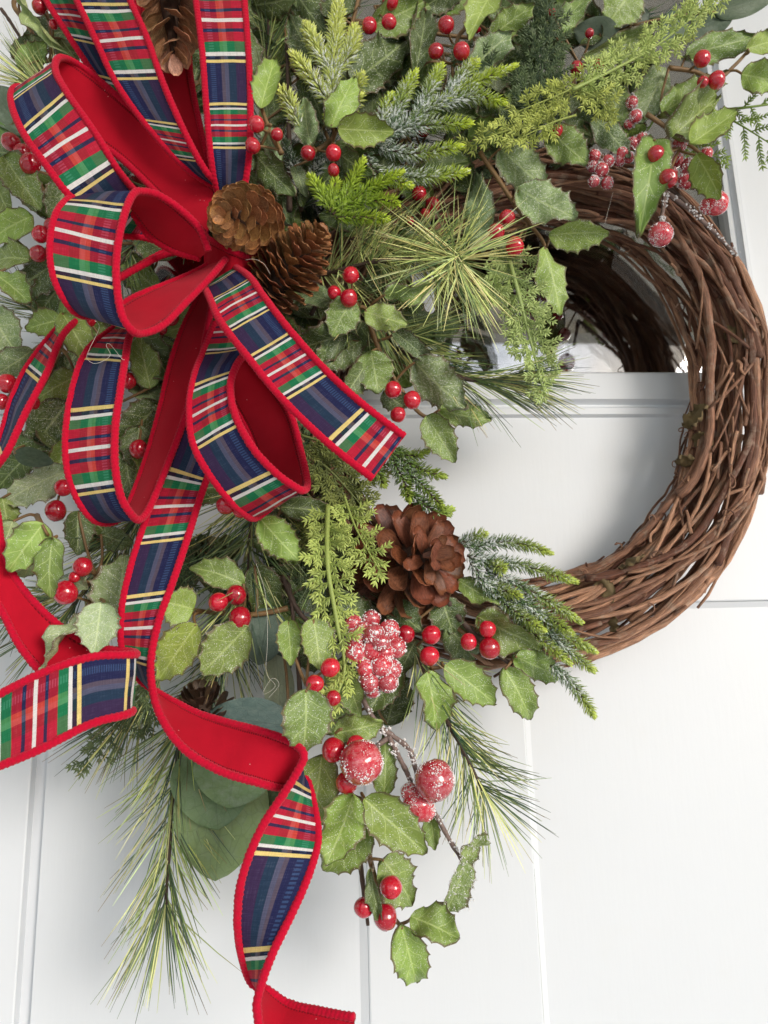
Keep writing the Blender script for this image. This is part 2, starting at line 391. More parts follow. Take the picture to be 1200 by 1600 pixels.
# ------------------------------------------------------------------ front door
door = thing('front_door', 'white painted panel door with a window and flat moulding behind the wreath', 'door', (0, 0, 0.0), kind='thing')
def X(px, py, d=0): return P(px, py, d).x
def Z(px, py, d=0): return P(px, py, d).z
ZG = Z(960, 590, -.014)            # bottom of the glass
ZS = Z(960, 642, .004)             # bottom of the window moulding
ZB = Z(960, 654, 0)                # bead under it
ZP = Z(1140, 940, 0)               # top of the lower panels
XR = X(1124, 350, -.012); XRm = X(1162, 350, 0)      # right edge of the glass / of its moulding
XM0 = X(640, 540, 0); XM1 = X(683, 540, 0)           # muntin
XL = XM0 - (XR - XM1); XLm = XL - (XRm - XR)
XA = X(52, 1300, 0); XB = X(575, 1480, 0); XD = X(838, 1400, 0)
XW0 = XA - .085; XW1 = XD + (XB - XA) + .085
ZT = ZG + .62
def slab(name, x0, x1, z0, z1, y0, y1, bev=.0015):
    mb = MB(); box(mb, (x0, y0, z0), (x1, y1, z1))
    o = part(name, mb, M_PAINT, door, smooth=False)
    b = o.modifiers.new('b', 'BEVEL'); b.width = bev; b.segments = 2; b.limit_method = 'ANGLE'
    return o
ZBOT = .25
slab('bottom_rail', XW0, XW1, .02, ZBOT - .0002, 0, .04)
slab('hinge_stile', XW0, XA - .0045, ZBOT, ZP, 0, .04); slab('lock_stile', XD + (XB - XA), XW1, ZBOT, ZP, 0, .04)
slab('middle_stile', XB, XD, ZBOT, ZP, 0, .04)
slab('lock_rail', XW0, XW1, ZP + .0002, ZS - .0005, 0.0004, .04)
slab('upper_stile', XW0, XLm, ZS, ZT, .0004, .04); slab('upper_stile', XRm, XW1, ZS, ZT, .0004, .04)
slab('top_rail', XW0, XW1, ZT + .0003, ZT + .12, .0004, .04)
def groove_panel(x0, x1, z0, z1):
    """a flat field with an open channel down its outer side"""
    mb = MB(); pr = [(x0, .001), (x0 + .0004, .009), (x0 + .0090, .009), (x0 + .0100, .0035), (x1 - .006, .0035), (x1, .001)]
    for z in (z0, z1):
        for (x, y) in pr: mb.add(Vector((x, y, z)))
    n = len(pr)
    for k in range(n - 1): mb.f.append((k, k + 1, n + k + 1, n + k))
    return part('panel', mb, M_PAINT, door, smooth=False)
def bevel_panel(x0, x1, z0, z1):
    """a recessed field with sloping sides"""
    mb = MB(); w, dp = .0048, .0034
    o = [(x0, z0), (x1, z0), (x1, z1), (x0, z1)]; i = [(x0 + w, z0 + w), (x1 - w, z0 + w), (x1 - w, z1 - w), (x0 + w, z1 - w)]
    for (x, z) in o: mb.add(Vector((x, .001, z)))
    for (x, z) in i: mb.add(Vector((x, dp, z)))
    for k in range(4): mb.f.append((k, (k + 1) % 4, 4 + (k + 1) % 4, 4 + k))
    mb.f.append((4, 5, 6, 7))
    return part('panel', mb, M_PAINT, door, smooth=False)
groove_panel(XA - .0045, XB, ZBOT, ZP); bevel_panel(XD, XD + (XB - XA), ZBOT, ZP)
def moulding(name, prof, horizontal, a, b):
    """a profile of (position, y) swept straight from a to b"""
    mb = MB(); n = len(prof)
    for e in (a, b):
        for (q, y) in prof: mb.add(Vector((e, y, q)) if horizontal else Vector((q, y, e)))
    for k in range(n - 1): mb.f.append((k, k + 1, n + k + 1, n + k))
    mb.f.append(tuple(range(n))); mb.f.append(tuple(range(n, 2 * n))[::-1])
    return part(name, mb, M_PAINT, door, smooth=False)
def win_profile(inner, outer):
    w = outer - inner
    return [(inner, .03), (inner, .002), (inner + w * .06, -.002), (inner + w * .62, -.004), (inner + w * .70, .0015), (inner + w * .74, .0015), (inner + w * .80, -.003), (inner + w * .93, -.003), (inner + w, .002), (inner + w, .03)]
moulding('window_moulding', win_profile(ZG, ZB), True, XLm, XRm)
def side_profile(inner, outer):
    w = outer - inner
    return [(inner, .03), (inner, .004), (inner + w * .10, -.001), (inner + w * .34, -.002), (inner + w * .40, .004), (inner + w * .62, .004), (inner + w * .70, -.004), (inner + w * .9, -.004), (inner + w, .002), (inner + w, .03)]
moulding('window_moulding', side_profile(XR, XRm), False, ZB + .0002, ZT)
moulding('window_moulding', side_profile(XL, XLm), False, ZB + .0002, ZT)
slab('muntin', XM0, XM1, ZG + .0006, ZT - .0003, .001, .028, .003)
XP0 = XL + .0005; XP1 = XR - .0005
for (a, b) in ((XP0, XM0 - .0005), (XM1 + .0005, XP1)):
    for yy in (.012, .026):
        mb = MB(); box(mb, (a, yy, ZG + .0012), (b, yy + .0032, ZT - .0012))
        part('glass_pane', mb, M_GLASS, door, smooth=False)
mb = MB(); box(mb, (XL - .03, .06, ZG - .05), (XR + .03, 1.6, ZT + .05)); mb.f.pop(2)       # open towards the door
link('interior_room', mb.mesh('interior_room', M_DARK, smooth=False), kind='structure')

wm = simple('painted_house_wall', (.70, .70, .68), .6, .04, 12)
for (x0, x1, z0, z1, nm) in ((XW1 + .004, XW1 + .11, 0, ZT + .13, 'door_frame'), (XW0 - .11, XW0 - .004, 0, ZT + .13, 'door_frame'), (XW0 - .11, XW1 + .11, ZT + .1305, ZT + .24, 'door_frame')):
    mb = MB(); box(mb, (x0, -.012, z0), (x1, .10, z1)); link(nm, mb.mesh(nm, M_PAINT, smooth=False), kind='structure')
for (x0, x1, z0, z1) in ((XW1 + .111, 6, 0, 3.2), (-6, XW0 - .111, 0, 3.2), (XW0 - .1105, XW1 + .1105, ZT + .241, 3.2)):
    mb = MB(); box(mb, (x0, .02, z0), (x1, .12, z1)); link('house_wall', mb.mesh('house_wall', wm, smooth=False), kind='structure')

# ------------------------------------------------------------------ grapevine ring
RING = [(-90, 331), (-45, 334), (0, 331), (21, 348), (38, 358), (57, 364), (74, 354), (90, 345), (180, 335), (270, 331)]
def ring_r(a):
    a = (a + 90) % 360 - 90
    for (a0, r0), (a1, r1) in zip(RING, RING[1:]):
        if a0 <= a <= a1:
            t = (a - a0) / (a1 - a0); t = t * t * (3 - 2 * t); return r0 + (r1 - r0) * t
    return 333
RC = P(803, 645, .045)
def ring_pt(a, rho, phi, R0=.0305):
    r = ring_r(a)
    c = P(803 + r * math.cos(R(a)), 645 - r * math.sin(R(a)), .045)
    out = c - RC; out.y = 0; out.normalize()
    return c + (out * math.cos(phi) + Vector((0, -1, 0)) * math.sin(phi)) * (R0 * rho)
wreath = thing('grapevine_wreath', 'woven brown grapevine ring bare at right and covered with greenery at left', 'wreath', P(803, 645, .045))
def vine(a0, span, phi0, twist, rho, rad, wob, parent=wreath, name='vine'):
    mb = MB(); n = max(10, int(span / 3.2)); pts = []
    s1, s2, s3 = rnd.uniform(0, 99), rnd.uniform(0, 99), rnd.uniform(0, 99)
    for i in range(n + 1):
        t = i / n; a = a0 + span * t
        ph = phi0 + twist * t + .35 * noise.noise((a * .028, s1, 0))
        rr = rho + wob * noise.noise((a * .045, s2, 3)) + .05 * noise.noise((a * .2, s3, 0))
        if a0 + span * t < a0 + 6: rr += .10 * (1 - t * span / 6)
        pts.append(ring_pt(a, rr, ph))
    sd = rnd.uniform(0, 50); knots = [rnd.random() for _ in range(max(2, int(span / 45)))]
    def rad_f(t):
        b = sum(math.exp(-((t - k) * span / 1.6) ** 2) for k in knots)
        return rad * (1 - .30 * t) * (1 + .22 * noise.noise((t * span * .30, sd, 0)) + .45 * b)
    tube(mb, pts, rad_f, 7, None, True, True)
    return part(name, mb, M_BARK, parent)
for i in range(22):                                            # inner filling, dark between the outer canes
    vine(rnd.uniform(0, 360), rnd.uniform(150, 330), rnd.uniform(0, 6.28), rnd.uniform(-2, 2), rnd.uniform(.1, .62), rnd.uniform(.0020, .0036), .2)
for i in range(86):                                            # outer canes, wound obliquely
    vine(rnd.uniform(-200, 160), rnd.uniform(70, 240), rnd.uniform(-.6, 3.6), rnd.choice((-1, 1, 1)) * rnd.uniform(.6, 4.2), rnd.uniform(.70, 1.06), rnd.choice((.0012, .0015, .0018, .0022, .0027)), .24)
for (a0, sp, ph, tw, rad) in ((-75, 130, .15, .35, .0054), (-95, 100, 2.9, -.3, .0042), (-40, 110, 1.0, 1.2, .0042), (-70, 85, 2.3, -1.6, .0040), (-20, 95, .6, -.7, .0046),
                              (-100, 120, .5, .9, .0044), (-30, 120, 2.6, -.8, .0048), (-85, 90, 1.6, -.5, .0038), (10, 80, 1.3, .6, .0040), (-60, 70, -.2, .2, .0048)):
    vine(a0, sp, ph, tw, 1.0, rad * .78, .14)
for i in range(30):                                            # thin wandering shoots over the top
    vine(rnd.uniform(-110, 50), rnd.uniform(25, 90), rnd.uniform(-.4, 3.4), rnd.choice((-1, 1)) * rnd.uniform(.6, 2.8), rnd.uniform(.98, 1.10), rnd.uniform(.0008, .0015), .34)
def curl(a, rho, phi, size):
    """a dried tendril that curls"""
    p = ring_pt(a, rho, phi); mb = MB(); pts = []; ax = Vector((jit(1), -1, jit(1))).normalized(); u = ax.orthogonal().normalized(); w = ax.cross(u)
    tot = rnd.uniform(4, 11); n = 26; d = Vector((jit(1), -.4, jit(1))).normalized()
    for i in range(n):
        t = i / (n - 1); r = size * (1 - .72 * t)
        pts.append(p + d * size * 1.7 * min(1, t * 1.6) + (u * (math.cos(tot * t) - 1) + w * math.sin(tot * t)) * r + ax * size * .5 * t)
    tube(mb, pts, lambda t: .00075 * (1 - .6 * t), 4, None, True, True)
    part('tendril', mb, M_BARK, wreath)
for i in range(40):
    a = rnd.choice((rnd.uniform(-72, 62), rnd.uniform(-60, 60)))
    curl(a, rnd.uniform(.9, 1.1), rnd.choice((rnd.uniform(0, 3.2), rnd.uniform(2.6, 3.4))), rnd.uniform(.002, .0055))
for i in range(34):                                            # short broken side twigs
    a = rnd.uniform(-75, 70); ph = rnd.uniform(.2, 3.0); mb = MB()
    da = rnd.choice((-1, 1)) * rnd.uniform(4, 12); up = rnd.uniform(.06, .30); tw_ = jit(.45)
    pts = [ring_pt(a + da * t, .93 + up * t, ph + tw_ * t) + Vector((jit(.0012), jit(.0012), jit(.0012))) for t in (0, .35, .7, 1)]
    tube(mb, cat_rom(pts, 4), lambda t: .0016 * (1 - .35 * t), 5, None, True, True); part('side_twig', mb, M_BARK, wreath)
def crumple(center, size, seed):
    mb = MB(); n = 9; X0 = Vector((1, 0, .3)).normalized(); rx = Matrix.Rotation(seed * 1.7, 3, 'Y') @ Matrix.Rotation(seed * .9, 3, 'X')
    for i in range(n):
        for j in range(n):
            u = i / (n - 1) * 2 - 1; v = j / (n - 1) * 2 - 1
            k = 1 - .28 * (abs(u) ** 3 + abs(v) ** 3) + .15 * noise.noise((u * 3, v * 3, seed))
            p = Vector((u * k, .42 * noise.noise((u * 1.9, v * 1.9, seed * 3)) + .22 * noise.noise((u * 5, v * 5, seed)), v * k * .8)) * size
            mb.add(center + rx @ p)
    for i in range(n - 1):
        for j in range(n - 1): mb.f.append((i * n + j, i * n + j + 1, (i + 1) * n + j + 1, (i + 1) * n + j))
    part('dried_leaf', mb, M_DRY, wreath)
for k, (x, y, d, s) in enumerate(((1086, 650, .062, .016), (1098, 690, .06, .012), (1150, 520, .064, .014), (1165, 490, .066, .012), (985, 880, .07, .015), (945, 925, .07, .013), (985, 915, .066, .012), (958, 975, .07, .008), (1070, 720, .06, .010), (1140, 700, .06, .010))):
    crumple(P(x, y, d), s, k + 1.3)

# ------------------------------------------------------------------ ribbon bow
bow = thing('ribbon_bow', 'large tartan and red velvet ribbon bow with long trailing tails', 'bow', P(345, 400, .11))
PERIOD = .078
def ribbon(name, secs, flip, see, plaid_seen=True, anchors=None, sub=9):
    """secs: (Fx, Fy, Fd, Kx, Ky, Kd) - the two edges in turn; at section see the camera sees the plaid (or the velvet)"""
    F = cat_rom([P(s[0], s[1], s[2]) for s in secs], sub); K = cat_rom([P(s[3], s[4], s[5]) for s in secs], sub)
    n = len(F); cen = [(a + b) * .5 for a, b in zip(F, K)]
    arc = [0.0]
    for i in range(1, n): arc.append(arc[-1] + (cen[i] - cen[i - 1]).length)
    def at(sec):
        x = min(max((sec - 1) * sub, 0), n - 1); i = min(int(x), n - 2); return arc[i] + (arc[i + 1] - arc[i]) * (x - i)
    an = [(at(s), p) for s, p in (anchors or [(1, 0)])]
    def phase(a):
        if a <= an[0][0]: return an[0][1] + (a - an[0][0]) / PERIOD
        for (a0, p0), (a1, p1) in zip(an, an[1:]):
            if a <= a1: return p0 + (p1 - p0) * (a - a0) / (a1 - a0)
        return an[-1][1] + (a - an[-1][0]) / PERIOD
    N = []
    for i in range(n):
        t = (cen[min(i + 1, n - 1)] - cen[max(i - 1, 0)])
        N.append(t.cross(K[i] - F[i]).normalized())
    i0 = int((see - 1) * sub); facing = N[i0].dot(CAM - cen[i0]) > 0
    sg = 1 if facing == plaid_seen else -1
    front = MB(); back = MB(); q = 7; sd = rnd.uniform(0, 99)
    for i in range(n):
        for j in range(q):
            t = j / (q - 1); tt = .025 + .95 * t
            wr = .0011 * math.sin(math.pi * t) * noise.noise((arc[i] * 38, t * 1.4, sd)) + .0005 * noise.noise((arc[i] * 150, t * 3, sd))
            p = F[i].lerp(K[i], tt) + N[i] * sg * wr
            u = (t if flip else 1 - t)
            front.add(p + N[i] * sg * .00035, (u, phase(arc[i]))); back.add(p - N[i] * sg * .00055, (u, phase(arc[i])))
    for mbx, rev in ((front, sg < 0), (back, sg > 0)):
        for i in range(n - 1):
            for j in range(q - 1):
                f = (i * q + j, i * q + j + 1, (i + 1) * q + j + 1, (i + 1) * q + j); mbx.f.append(f[::-1] if rev else f)
    o = part(name, front, M_PLAID, bow)
    link('velvet_lining', back.mesh('velvet_lining', M_VELVET, WORLD[bow]), o)
    for E in (F, K):
        # resample evenly and twist the whipped edge round the rim
        L = [0.0]
        for i in range(1, n): L.append(L[-1] + (E[i] - E[i - 1]).length)
        m = max(8, int(L[-1] / .00072)); pts = []; i = 0
        for k in range(m + 1):
            s_ = L[-1] * k / m
            while i < n - 2 and L[i + 1] < s_: i += 1
            h = (s_ - L[i]) / max(1e-9, L[i + 1] - L[i]); pts.append(E[i].lerp(E[i + 1], min(1, h)))
        mb = MB(); total = L[-1]; sd2 = rnd.uniform(0, 9)
        def rf(t):
            w = t * total / .0027
            return lambda an: .00235 * (1 + .10 * math.cos(2 * math.pi * w + an) + .10 * noise.noise((w * .8, an * .8, sd2)))
        tube(mb, pts, rf, 8)
        link('corded_edge', mb.mesh('corded_edge', M_CORD, WORLD[bow]), o)
    return o
ribbon('bow_loop', [(335, 292, .125, 325, 372, .125), (280, 240, .12, 262, 318, .115), (200, 165, .12, 185, 245, .115), (140, 113, .125, 92, 185, .12), (108, 93, .135, 45, 142, .135),
    (90, 92, .15, 22, 138, .15), (87, 112, .165, 18, 162, .165), (106, 147, .175, 36, 207, .175), (150, 210, .178, 72, 258, .178), (182, 262, .172, 112, 310, .172), (217, 306, .15, 168, 362, .14), (250, 340, .135, 228, 372, .125), (322, 385, .12, 300, 392, .12)],
    False, 9, True, [(7.9, .38), (10.0, .985)])
ribbon('bow_loop', [(326, 392, .155, 312, 404, .14), (312, 358, .16, 270, 392, .137), (285, 330, .165, 232, 368, .137), (250, 306, .172, 205, 332, .142), (222, 299, .18, 160, 306, .152), (207, 305, .187, 122, 304, .167),
    (193, 340, .195, 93, 325, .182), (183, 390, .197, 80, 365, .187), (182, 440, .197, 81, 420, .187), (190, 490, .195, 99, 465, .182), (205, 515, .19, 128, 493, .167), (222, 521, .18, 172, 485, .142), (255, 508, .17, 215, 462, .137), (295, 468, .16, 260, 444, .128), (330, 432, .15, 305, 425, .122), (352, 405, .14, 345, 402, .122)],
    True, 8, True, [(6.5, .38), (9.2, .985)])
ribbon('bow_loop', [(400, 500, .13, 335, 505, .13), (392, 540, .15, 318, 550, .142), (370, 570, .165, 303, 590, .157), (360, 605, .172, 296, 635, .162), (368, 650, .178, 301, 690, .167), (395, 700, .182, 323, 735, .168), (430, 738, .182, 353, 775, .165), (460, 760, .178, 382, 803, .152),
    (475, 766, .17, 402, 808, .135), (480, 752, .155, 430, 780, .122), (470, 705, .14, 410, 740, .112), (455, 650, .135, 395, 690, .107), (430, 610, .13, 370, 640, .105), (390, 560, .128, 345, 590, .108), (355, 500, .125, 335, 520, .11)],
    True, 5, True, [(3.3, .38), (5.25, .985), (6.9, 1.38)])
ribbon('bow_loop', [(300, 440, .115, 290, 445, .105), (240, 480, .13, 215, 490, .118), (205, 520, .147, 165, 522, .132), (196, 560, .16, 132, 555, .147), (188, 610, .168, 112, 615, .152), (180, 670, .172, 103, 680, .157), (180, 730, .172, 107, 740, .157), (190, 778, .168, 126, 788, .152), (205, 803, .16, 152, 815, .14),
    (218, 812, .15, 185, 812, .127), (235, 790, .14, 203, 785, .117), (262, 725, .132, 230, 712, .108), (285, 665, .127, 250, 640, .104), (303, 610, .123, 265, 575, .102), (318, 545, .122, 285, 515, .102), (332, 470, .12, 315, 455, .102)],
    True, 6, True, [(4.1, -.015), (5.4, .38), (7.65, .985)])
ribbon('bow_tail', [(318, 445, .135, 368, 418, .135), (329, 468, .165, 390, 433, .165), (345, 503, .18, 414, 466, .18), (385, 555, .19, 452, 515, .19), (440, 622, .195, 510, 580, .195), (510, 690, .195, 570, 634, .195), (583, 748, .19, 632, 682, .19)],
    False, 4, True, [(2.0, -.65), (3.35, -.015), (4.05, .38), (5.05, .985), (6.0, 1.38)])
ribbon('bow_tail', [(345, 520, .11, 322, 500, .10), (350, 620, .12, 298, 600, .115), (335, 710, .13, 283, 670, .125), (312, 780, .137, 240, 780, .132), (290, 850, .142, 212, 860, .137), (268, 915, .147, 195, 925, .142), (248, 970, .147, 189, 975, .142), (236, 1030, .147, 193, 1020, .137), (238, 1075, .147, 215, 1058, .127),
    (248, 1112, .152, 243, 1080, .122), (270, 1150, .157, 275, 1098, .127), (300, 1180, .16, 310, 1115, .132), (350, 1207, .162, 360, 1130, .142), (400, 1222, .162, 410, 1143, .152), (435, 1230, .152, 452, 1158, .16), (458, 1226, .137, 474, 1176, .167), (478, 1218, .132, 470, 1196, .167), (490, 1255, .137, 445, 1238, .167), (497, 1310, .147, 408, 1295, .167),
    (483, 1365, .157, 380, 1365, .167), (455, 1430, .162, 371, 1430, .162), (428, 1485, .167, 377, 1490, .152), (408, 1540, .167, 393, 1535, .142), (402, 1580, .167, 415, 1545, .142), (420, 1640, .167, 450, 1568, .142), (490, 1660, .167, 500, 1580, .152), (562, 1668, .167, 553, 1590, .162)],
    True, 6, True, [(3.55, .38), (4.85, .985), (6.15, 1.38), (8.2, 1.985), (17.6, 4.38), (19.5, 4.985), (21.9, 5.38)])
ribbon('bow_tail', [(150, 480, .10, 140, 475, .092), (102, 518, .12, 95, 508, .10), (72, 585, .132, 48, 565, .108), (40, 645, .137, 20, 620, .113), (10, 708, .142, 0, 688, .118), (-25, 755, .132, -20, 745, .115), (-60, 840, .132, -5, 800, .125), (-40, 895, .132, 3, 850, .13), (0, 950, .137, 22, 900, .127), (35, 1015, .142, 60, 948, .13), (90, 1075, .142, 110, 990, .13), (150, 1105, .142, 160, 1012, .135),
    (195, 1112, .147, 203, 1018, .142), (207, 1110, .162, 213, 1022, .157), (195, 1117, .177, 200, 1023, .172), (140, 1132, .187, 140, 1027, .182), (60, 1172, .192, 65, 1052, .187), (-20, 1205, .192, -20, 1095, .187), (-80, 1232, .19, -80, 1125, .187)],
    False, 16, True, [(3.2, .985), (15.0, 2.985), (16.2, 3.38), (17.9, 3.985)])
ribbon('bow_loop', [(95, -60, .115, 50, -50, .115), (119, 0, .12, 72, 0, .12), (142, 48, .12, 97, 40, .12), (185, 130, .112, 150, 120, .112), (260, 230, .1, 240, 240, .1)], False, 2, True, [(3.3, -.015)])
ribbon('bow_loop', [(180, -60, .145, 95, -50, .135), (203, 0, .148, 120, 0, .138), (228, 55, .15, 150, 62, .14), (255, 130, .15, 182, 130, .14), (290, 210, .147, 232, 200, .137), (320, 265, .142, 290, 262, .132), (345, 292, .13, 335, 292, .125)], False, 3, True, [(2.1, -.62), (3.9, -.015), (4.8, .38), (5.7, .985)])
ribbon('bow_loop', [(378, -60, .145, 298, -60, .145), (382, 0, .148, 306, 0, .148), (388, 80, .15, 316, 80, .15), (391, 160, .15, 322, 160, .15), (390, 230, .147, 328, 230, .147), (382, 290, .137, 335, 280, .137), (365, 330, .12, 345, 320, .12)], False, 3, True, [(2.05, -.45), (3.2, -.015), (4.05, .38), (5.0, .985)])
ribbon('bow_loop', [(300, -60, .10, 215, -60, .10), (296, 60, .10, 215, 50, .10), (298, 120, .102, 235, 110, .102), (312, 195, .107, 265, 180, .107), (330, 268, .112, 316, 268, .112), (346, 300, .115, 335, 300, .115)], False, 3, False)
ribbon('bow_loop', [(182, 438, .125, 186, 433, .095), (222, 415, .125, 226, 410, .095), (265, 396, .12, 268, 390, .092), (325, 392, .11, 326, 386, .09)], False, 2, False)
ribbon('bow_knot', [(322, 372, .125, 318, 430, .118), (345, 384, .138, 338, 440, .128), (370, 396, .140, 364, 452, .128), (395, 404, .125, 390, 458, .115)], False, 2, False)

# ------------------------------------------------------------------ pinecones
def scale_mesh(name, w, curl_, tip):
    """one cone scale: a thick spoon 1 long, narrow at the root"""
    mb = MB(); n, m = 8, 5
    for side in (0, 1):
        for i in range(n):
            t = i / (n - 1)
            hw = w * (1 + .10 * noise.noise((t * 4, w * 40, tip * 9))) * (.30 + .70 * math.sin(math.pi * .5 * min(1, t * 1.35)) ** 1.4)
            if t > .70: hw *= math.sqrt(max(0.02, 1 - ((t - .70) / .30) ** 2 * (.97 - tip)))
            for j in range(m):
                s = j / (m - 1) * 2 - 1
                z = curl_ * t * t - .20 * w * s * s * t + (-.032 * (1 - .45 * t) * (1 - s * s * .7) if side else 0)
                mb.add(Vector((s * hw, t + (.05 * noise.noise((s * 3, w * 50, curl_ * 9)) if t > .9 else 0), z + .05 * noise.noise((s * 2, t * 3, w * 60 + curl_)))), (t, (s + 1) / 2))
    o = n * m
    for i in range(n - 1):
        for j in range(m - 1):
            a = i * m + j
            mb.f.append((a, a + 1, a + m + 1, a + m)); mb.f.append((o + a + m, o + a + m + 1, o + a + 1, o + a))
    rim = [i * m for i in range(n)] + [(n - 1) * m + j for j in range(1, m)] + [i * m + m - 1 for i in range(n - 2, -1, -1)]
    for a, b in zip(rim, rim[1:]): mb.f.append((a, o + a, o + b, b))
    return mb.mesh(name, M_CONE)
SC_CLOSED = [scale_mesh('scale', .42, .16, .10), scale_mesh('scale', .46, .22, .16)]
SC_OPEN = [scale_mesh('scale', .25, .20, .34), scale_mesh('scale', .28, .08, .24), scale_mesh('scale', .23, .30, .38), scale_mesh('scale', .26, -.14, .30)]
def pinecone(label, base, tip, rad, n, smin, smax, open_root, open_tip, col, meshes, prof, group='pine cones in the wreath', t0=.04):
    ax = tip - base; L = ax.length; ax.normalize(); u = ax.orthogonal().normalized(); v = ax.cross(u)
    th = thing('pinecone', label, 'pine cone', base, group)
    mb = MB(); tube(mb, [base + ax * L * .84 * k / 8 for k in range(9)], lambda t: rad * .42 * max(.05, prof(t * .84) * (1 - .75 * t * t)), 9); part('core', mb, M_CORE, th)
    for i in range(n):
        t = t0 + (1 - t0) * (i / (n - 1)) ** .92; an = i * 2.39996 + jit(.16)
        o = u * math.cos(an) + v * math.sin(an); r = rad * prof(t)
        op = open_root + (open_tip - open_root) * t + jit(.07)          # angle from the axis
        y = (o * math.sin(op) + ax * math.cos(op)).normalized(); s = smin + (smax - smin) * min(1, prof(t)) ; s *= 1 + jit(.13)
        p = base + ax * (L * t * .93) + o * (r * .96) - y * (s * .86)
        x = ax.cross(o).normalized(); x = (Matrix.Rotation(jit(.26), 3, y) @ x); z = x.cross(y)
        if z.dot(o) < 0: x = -x; z = -z
        k = 1 + jit(.12)
        mw = axes(x * s * k, y * s, z * s, p - base)
        link('scale', rnd.choice(meshes), th, mw, None, (col[0] * (1 + jit(.12)), col[1] * (1 + jit(.12)), col[2] * (1 + jit(.12)), 1))
    return th
egg = lambda t: max(.06, math.sin(math.pi * (.20 + .78 * t)) ** .62)
pinecone('small closed tan pine cone whose tip faces out, left of its neighbour', P(408, 345, .125), P(340, 335, .185), .0215, 84, .0075, .0150, 1.20, .62, (.46, .215, .085), SC_CLOSED, egg)
pinecone('closed brown pine cone pointing up right, touching the short ribbon tail', P(412, 468, .115), P(515, 345, .155), .0220, 112, .0075, .0165, 1.20, .62, (.42, .185, .080), SC_CLOSED, egg)
pinecone('tan pine cone hanging between the upper ribbon loops', P(262, -70, .115), P(272, 118, .150), .0225, 44, .013, .0270, .75, .40, (.60, .33, .18), [scale_mesh('scale', .33, .10, .3), scale_mesh('scale', .36, .14, .24)], egg)
pinecone('big open reddish brown pine cone beside the frosted berry bunch', P(612, 884, .066), P(702, 862, .128), .040, 58, .021, .036, 1.50, .80, (.235, .078, .038), SC_OPEN, lambda t: max(.12, math.sin(math.pi * (.30 + .68 * t)) ** .8))
pinecone('small dark pine cone peeking over the velvet tail', P(318, 1140, .085), P(312, 1062, .10), .0200, 64, .008, .0165, 1.1, .5, (.10, .055, .033), SC_OPEN, egg)

# ------------------------------------------------------------------ leaves and berries
def leaf_mesh(name, teeth, fold, bend, wav, seed, mat, amp=.15):
    """length 1 along y, full width 1 along x, saw-toothed rim; amp = 0 gives a smooth oval"""
    mb = MB(); ts = []
    if teeth:
        a, b = .13, .985; st = (b - a) / teeth; ts = [(0, 0), (.03, 0), (.075, 0)]
        for k in range(teeth):
            for q in (0, .07, .22, .42, .62, .82, .94): ts.append((a + st * (k + q), abs(2 * ((q + .0) % 1) - 1) ** 2.6 if q else 1.0))
        ts.append((1.0, 1.0))
    else: ts = [(k / 24, 0) for k in range(25)]
    cols = [-1, -.86, -.62, -.32, 0, .32, .62, .86, 1]
    for (t, e) in ts:
        env = math.sin(math.pi * min(1, t) ** .80) ** .62 if 0 < t < 1 else .02
        if teeth and t > .55: env *= 1 - .22 * ((t - .55) / .45) ** 1.5
        hw = .5 * env
        if teeth and t > .1: hw += .5 * amp * (e - .45) * (.6 + .4 * math.sin(math.pi * t)) * (1 + .4 * noise.noise((t * 9, seed, 0)))
        if t >= 1: hw = .004
        hw = max(hw, .004)
        for c in cols:
            x = c * hw; y = t + (.022 * abs(c) ** 3 * e if teeth and t < .97 else 0)
            z = fold * abs(x) + bend * (t - .25) ** 2 + wav * noise.noise((t * 3.2, c * 1.2, seed)) * abs(c)
            if teeth: z += .020 * e * abs(c) ** 4
            mb.add(Vector((x, y, z)), (t, (c + 1) / 2))
    m = len(cols)
    for i in range(len(ts) - 1):
        for j in range(m - 1): mb.f.append((i * m + j, i * m + j + 1, (i + 1) * m + j + 1, (i + 1) * m + j))
    return mb.mesh(name, mat)
LEAVES = [leaf_mesh('leaf', 5, .20, -.18, .16, 1, M_LEAF), leaf_mesh('leaf', 4, .10, -.32, .22, 2, M_LEAF), leaf_mesh('leaf', 5, .28, .12, .18, 3, M_LEAF), leaf_mesh('leaf', 4, -.12, -.22, .22, 4, M_LEAF),
          leaf_mesh('leaf', 6, .18, -.42, .20, 5, M_LEAF, .12), leaf_mesh('leaf', 5, .05, .20, .26, 6, M_LEAF), leaf_mesh('leaf', 4, .34, -.10, .30, 9, M_LEAF, .16), leaf_mesh('leaf', 6, -.18, -.30, .30, 10, M_LEAF, .16), leaf_mesh('leaf', 5, .22, -.50, .24, 11, M_LEAF, .12)]
EUC = [leaf_mesh('leaf', 0, .05, -.12, .05, 7, M_EUC), leaf_mesh('leaf', 0, .12, .10, .06, 8, M_EUC)]
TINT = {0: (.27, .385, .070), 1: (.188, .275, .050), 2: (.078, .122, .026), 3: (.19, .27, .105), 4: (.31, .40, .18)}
def berry_mesh():
    mb = MB(); n, m = 20, 12
    for i in range(m + 1):
        th = math.pi * i / m
        for j in range(n):
            a = 2 * math.pi * j / n; r = 1 + .05 * noise.noise((math.cos(a) * 1.3, math.sin(a) * 1.3, th)) - .10 * math.exp(-(th / .22) ** 2)
            mb.add(Vector((math.sin(th) * math.cos(a), math.sin(th) * math.sin(a), math.cos(th) * 1.04)) * r)
    for i in range(m):
        for j in range(n): mb.f.append((i * n + j, (i + 1) * n + j, (i + 1) * n + (j + 1) % n, i * n + (j + 1) % n))
    return mb.mesh('berry', M_BERRY)
BERRY = berry_mesh()
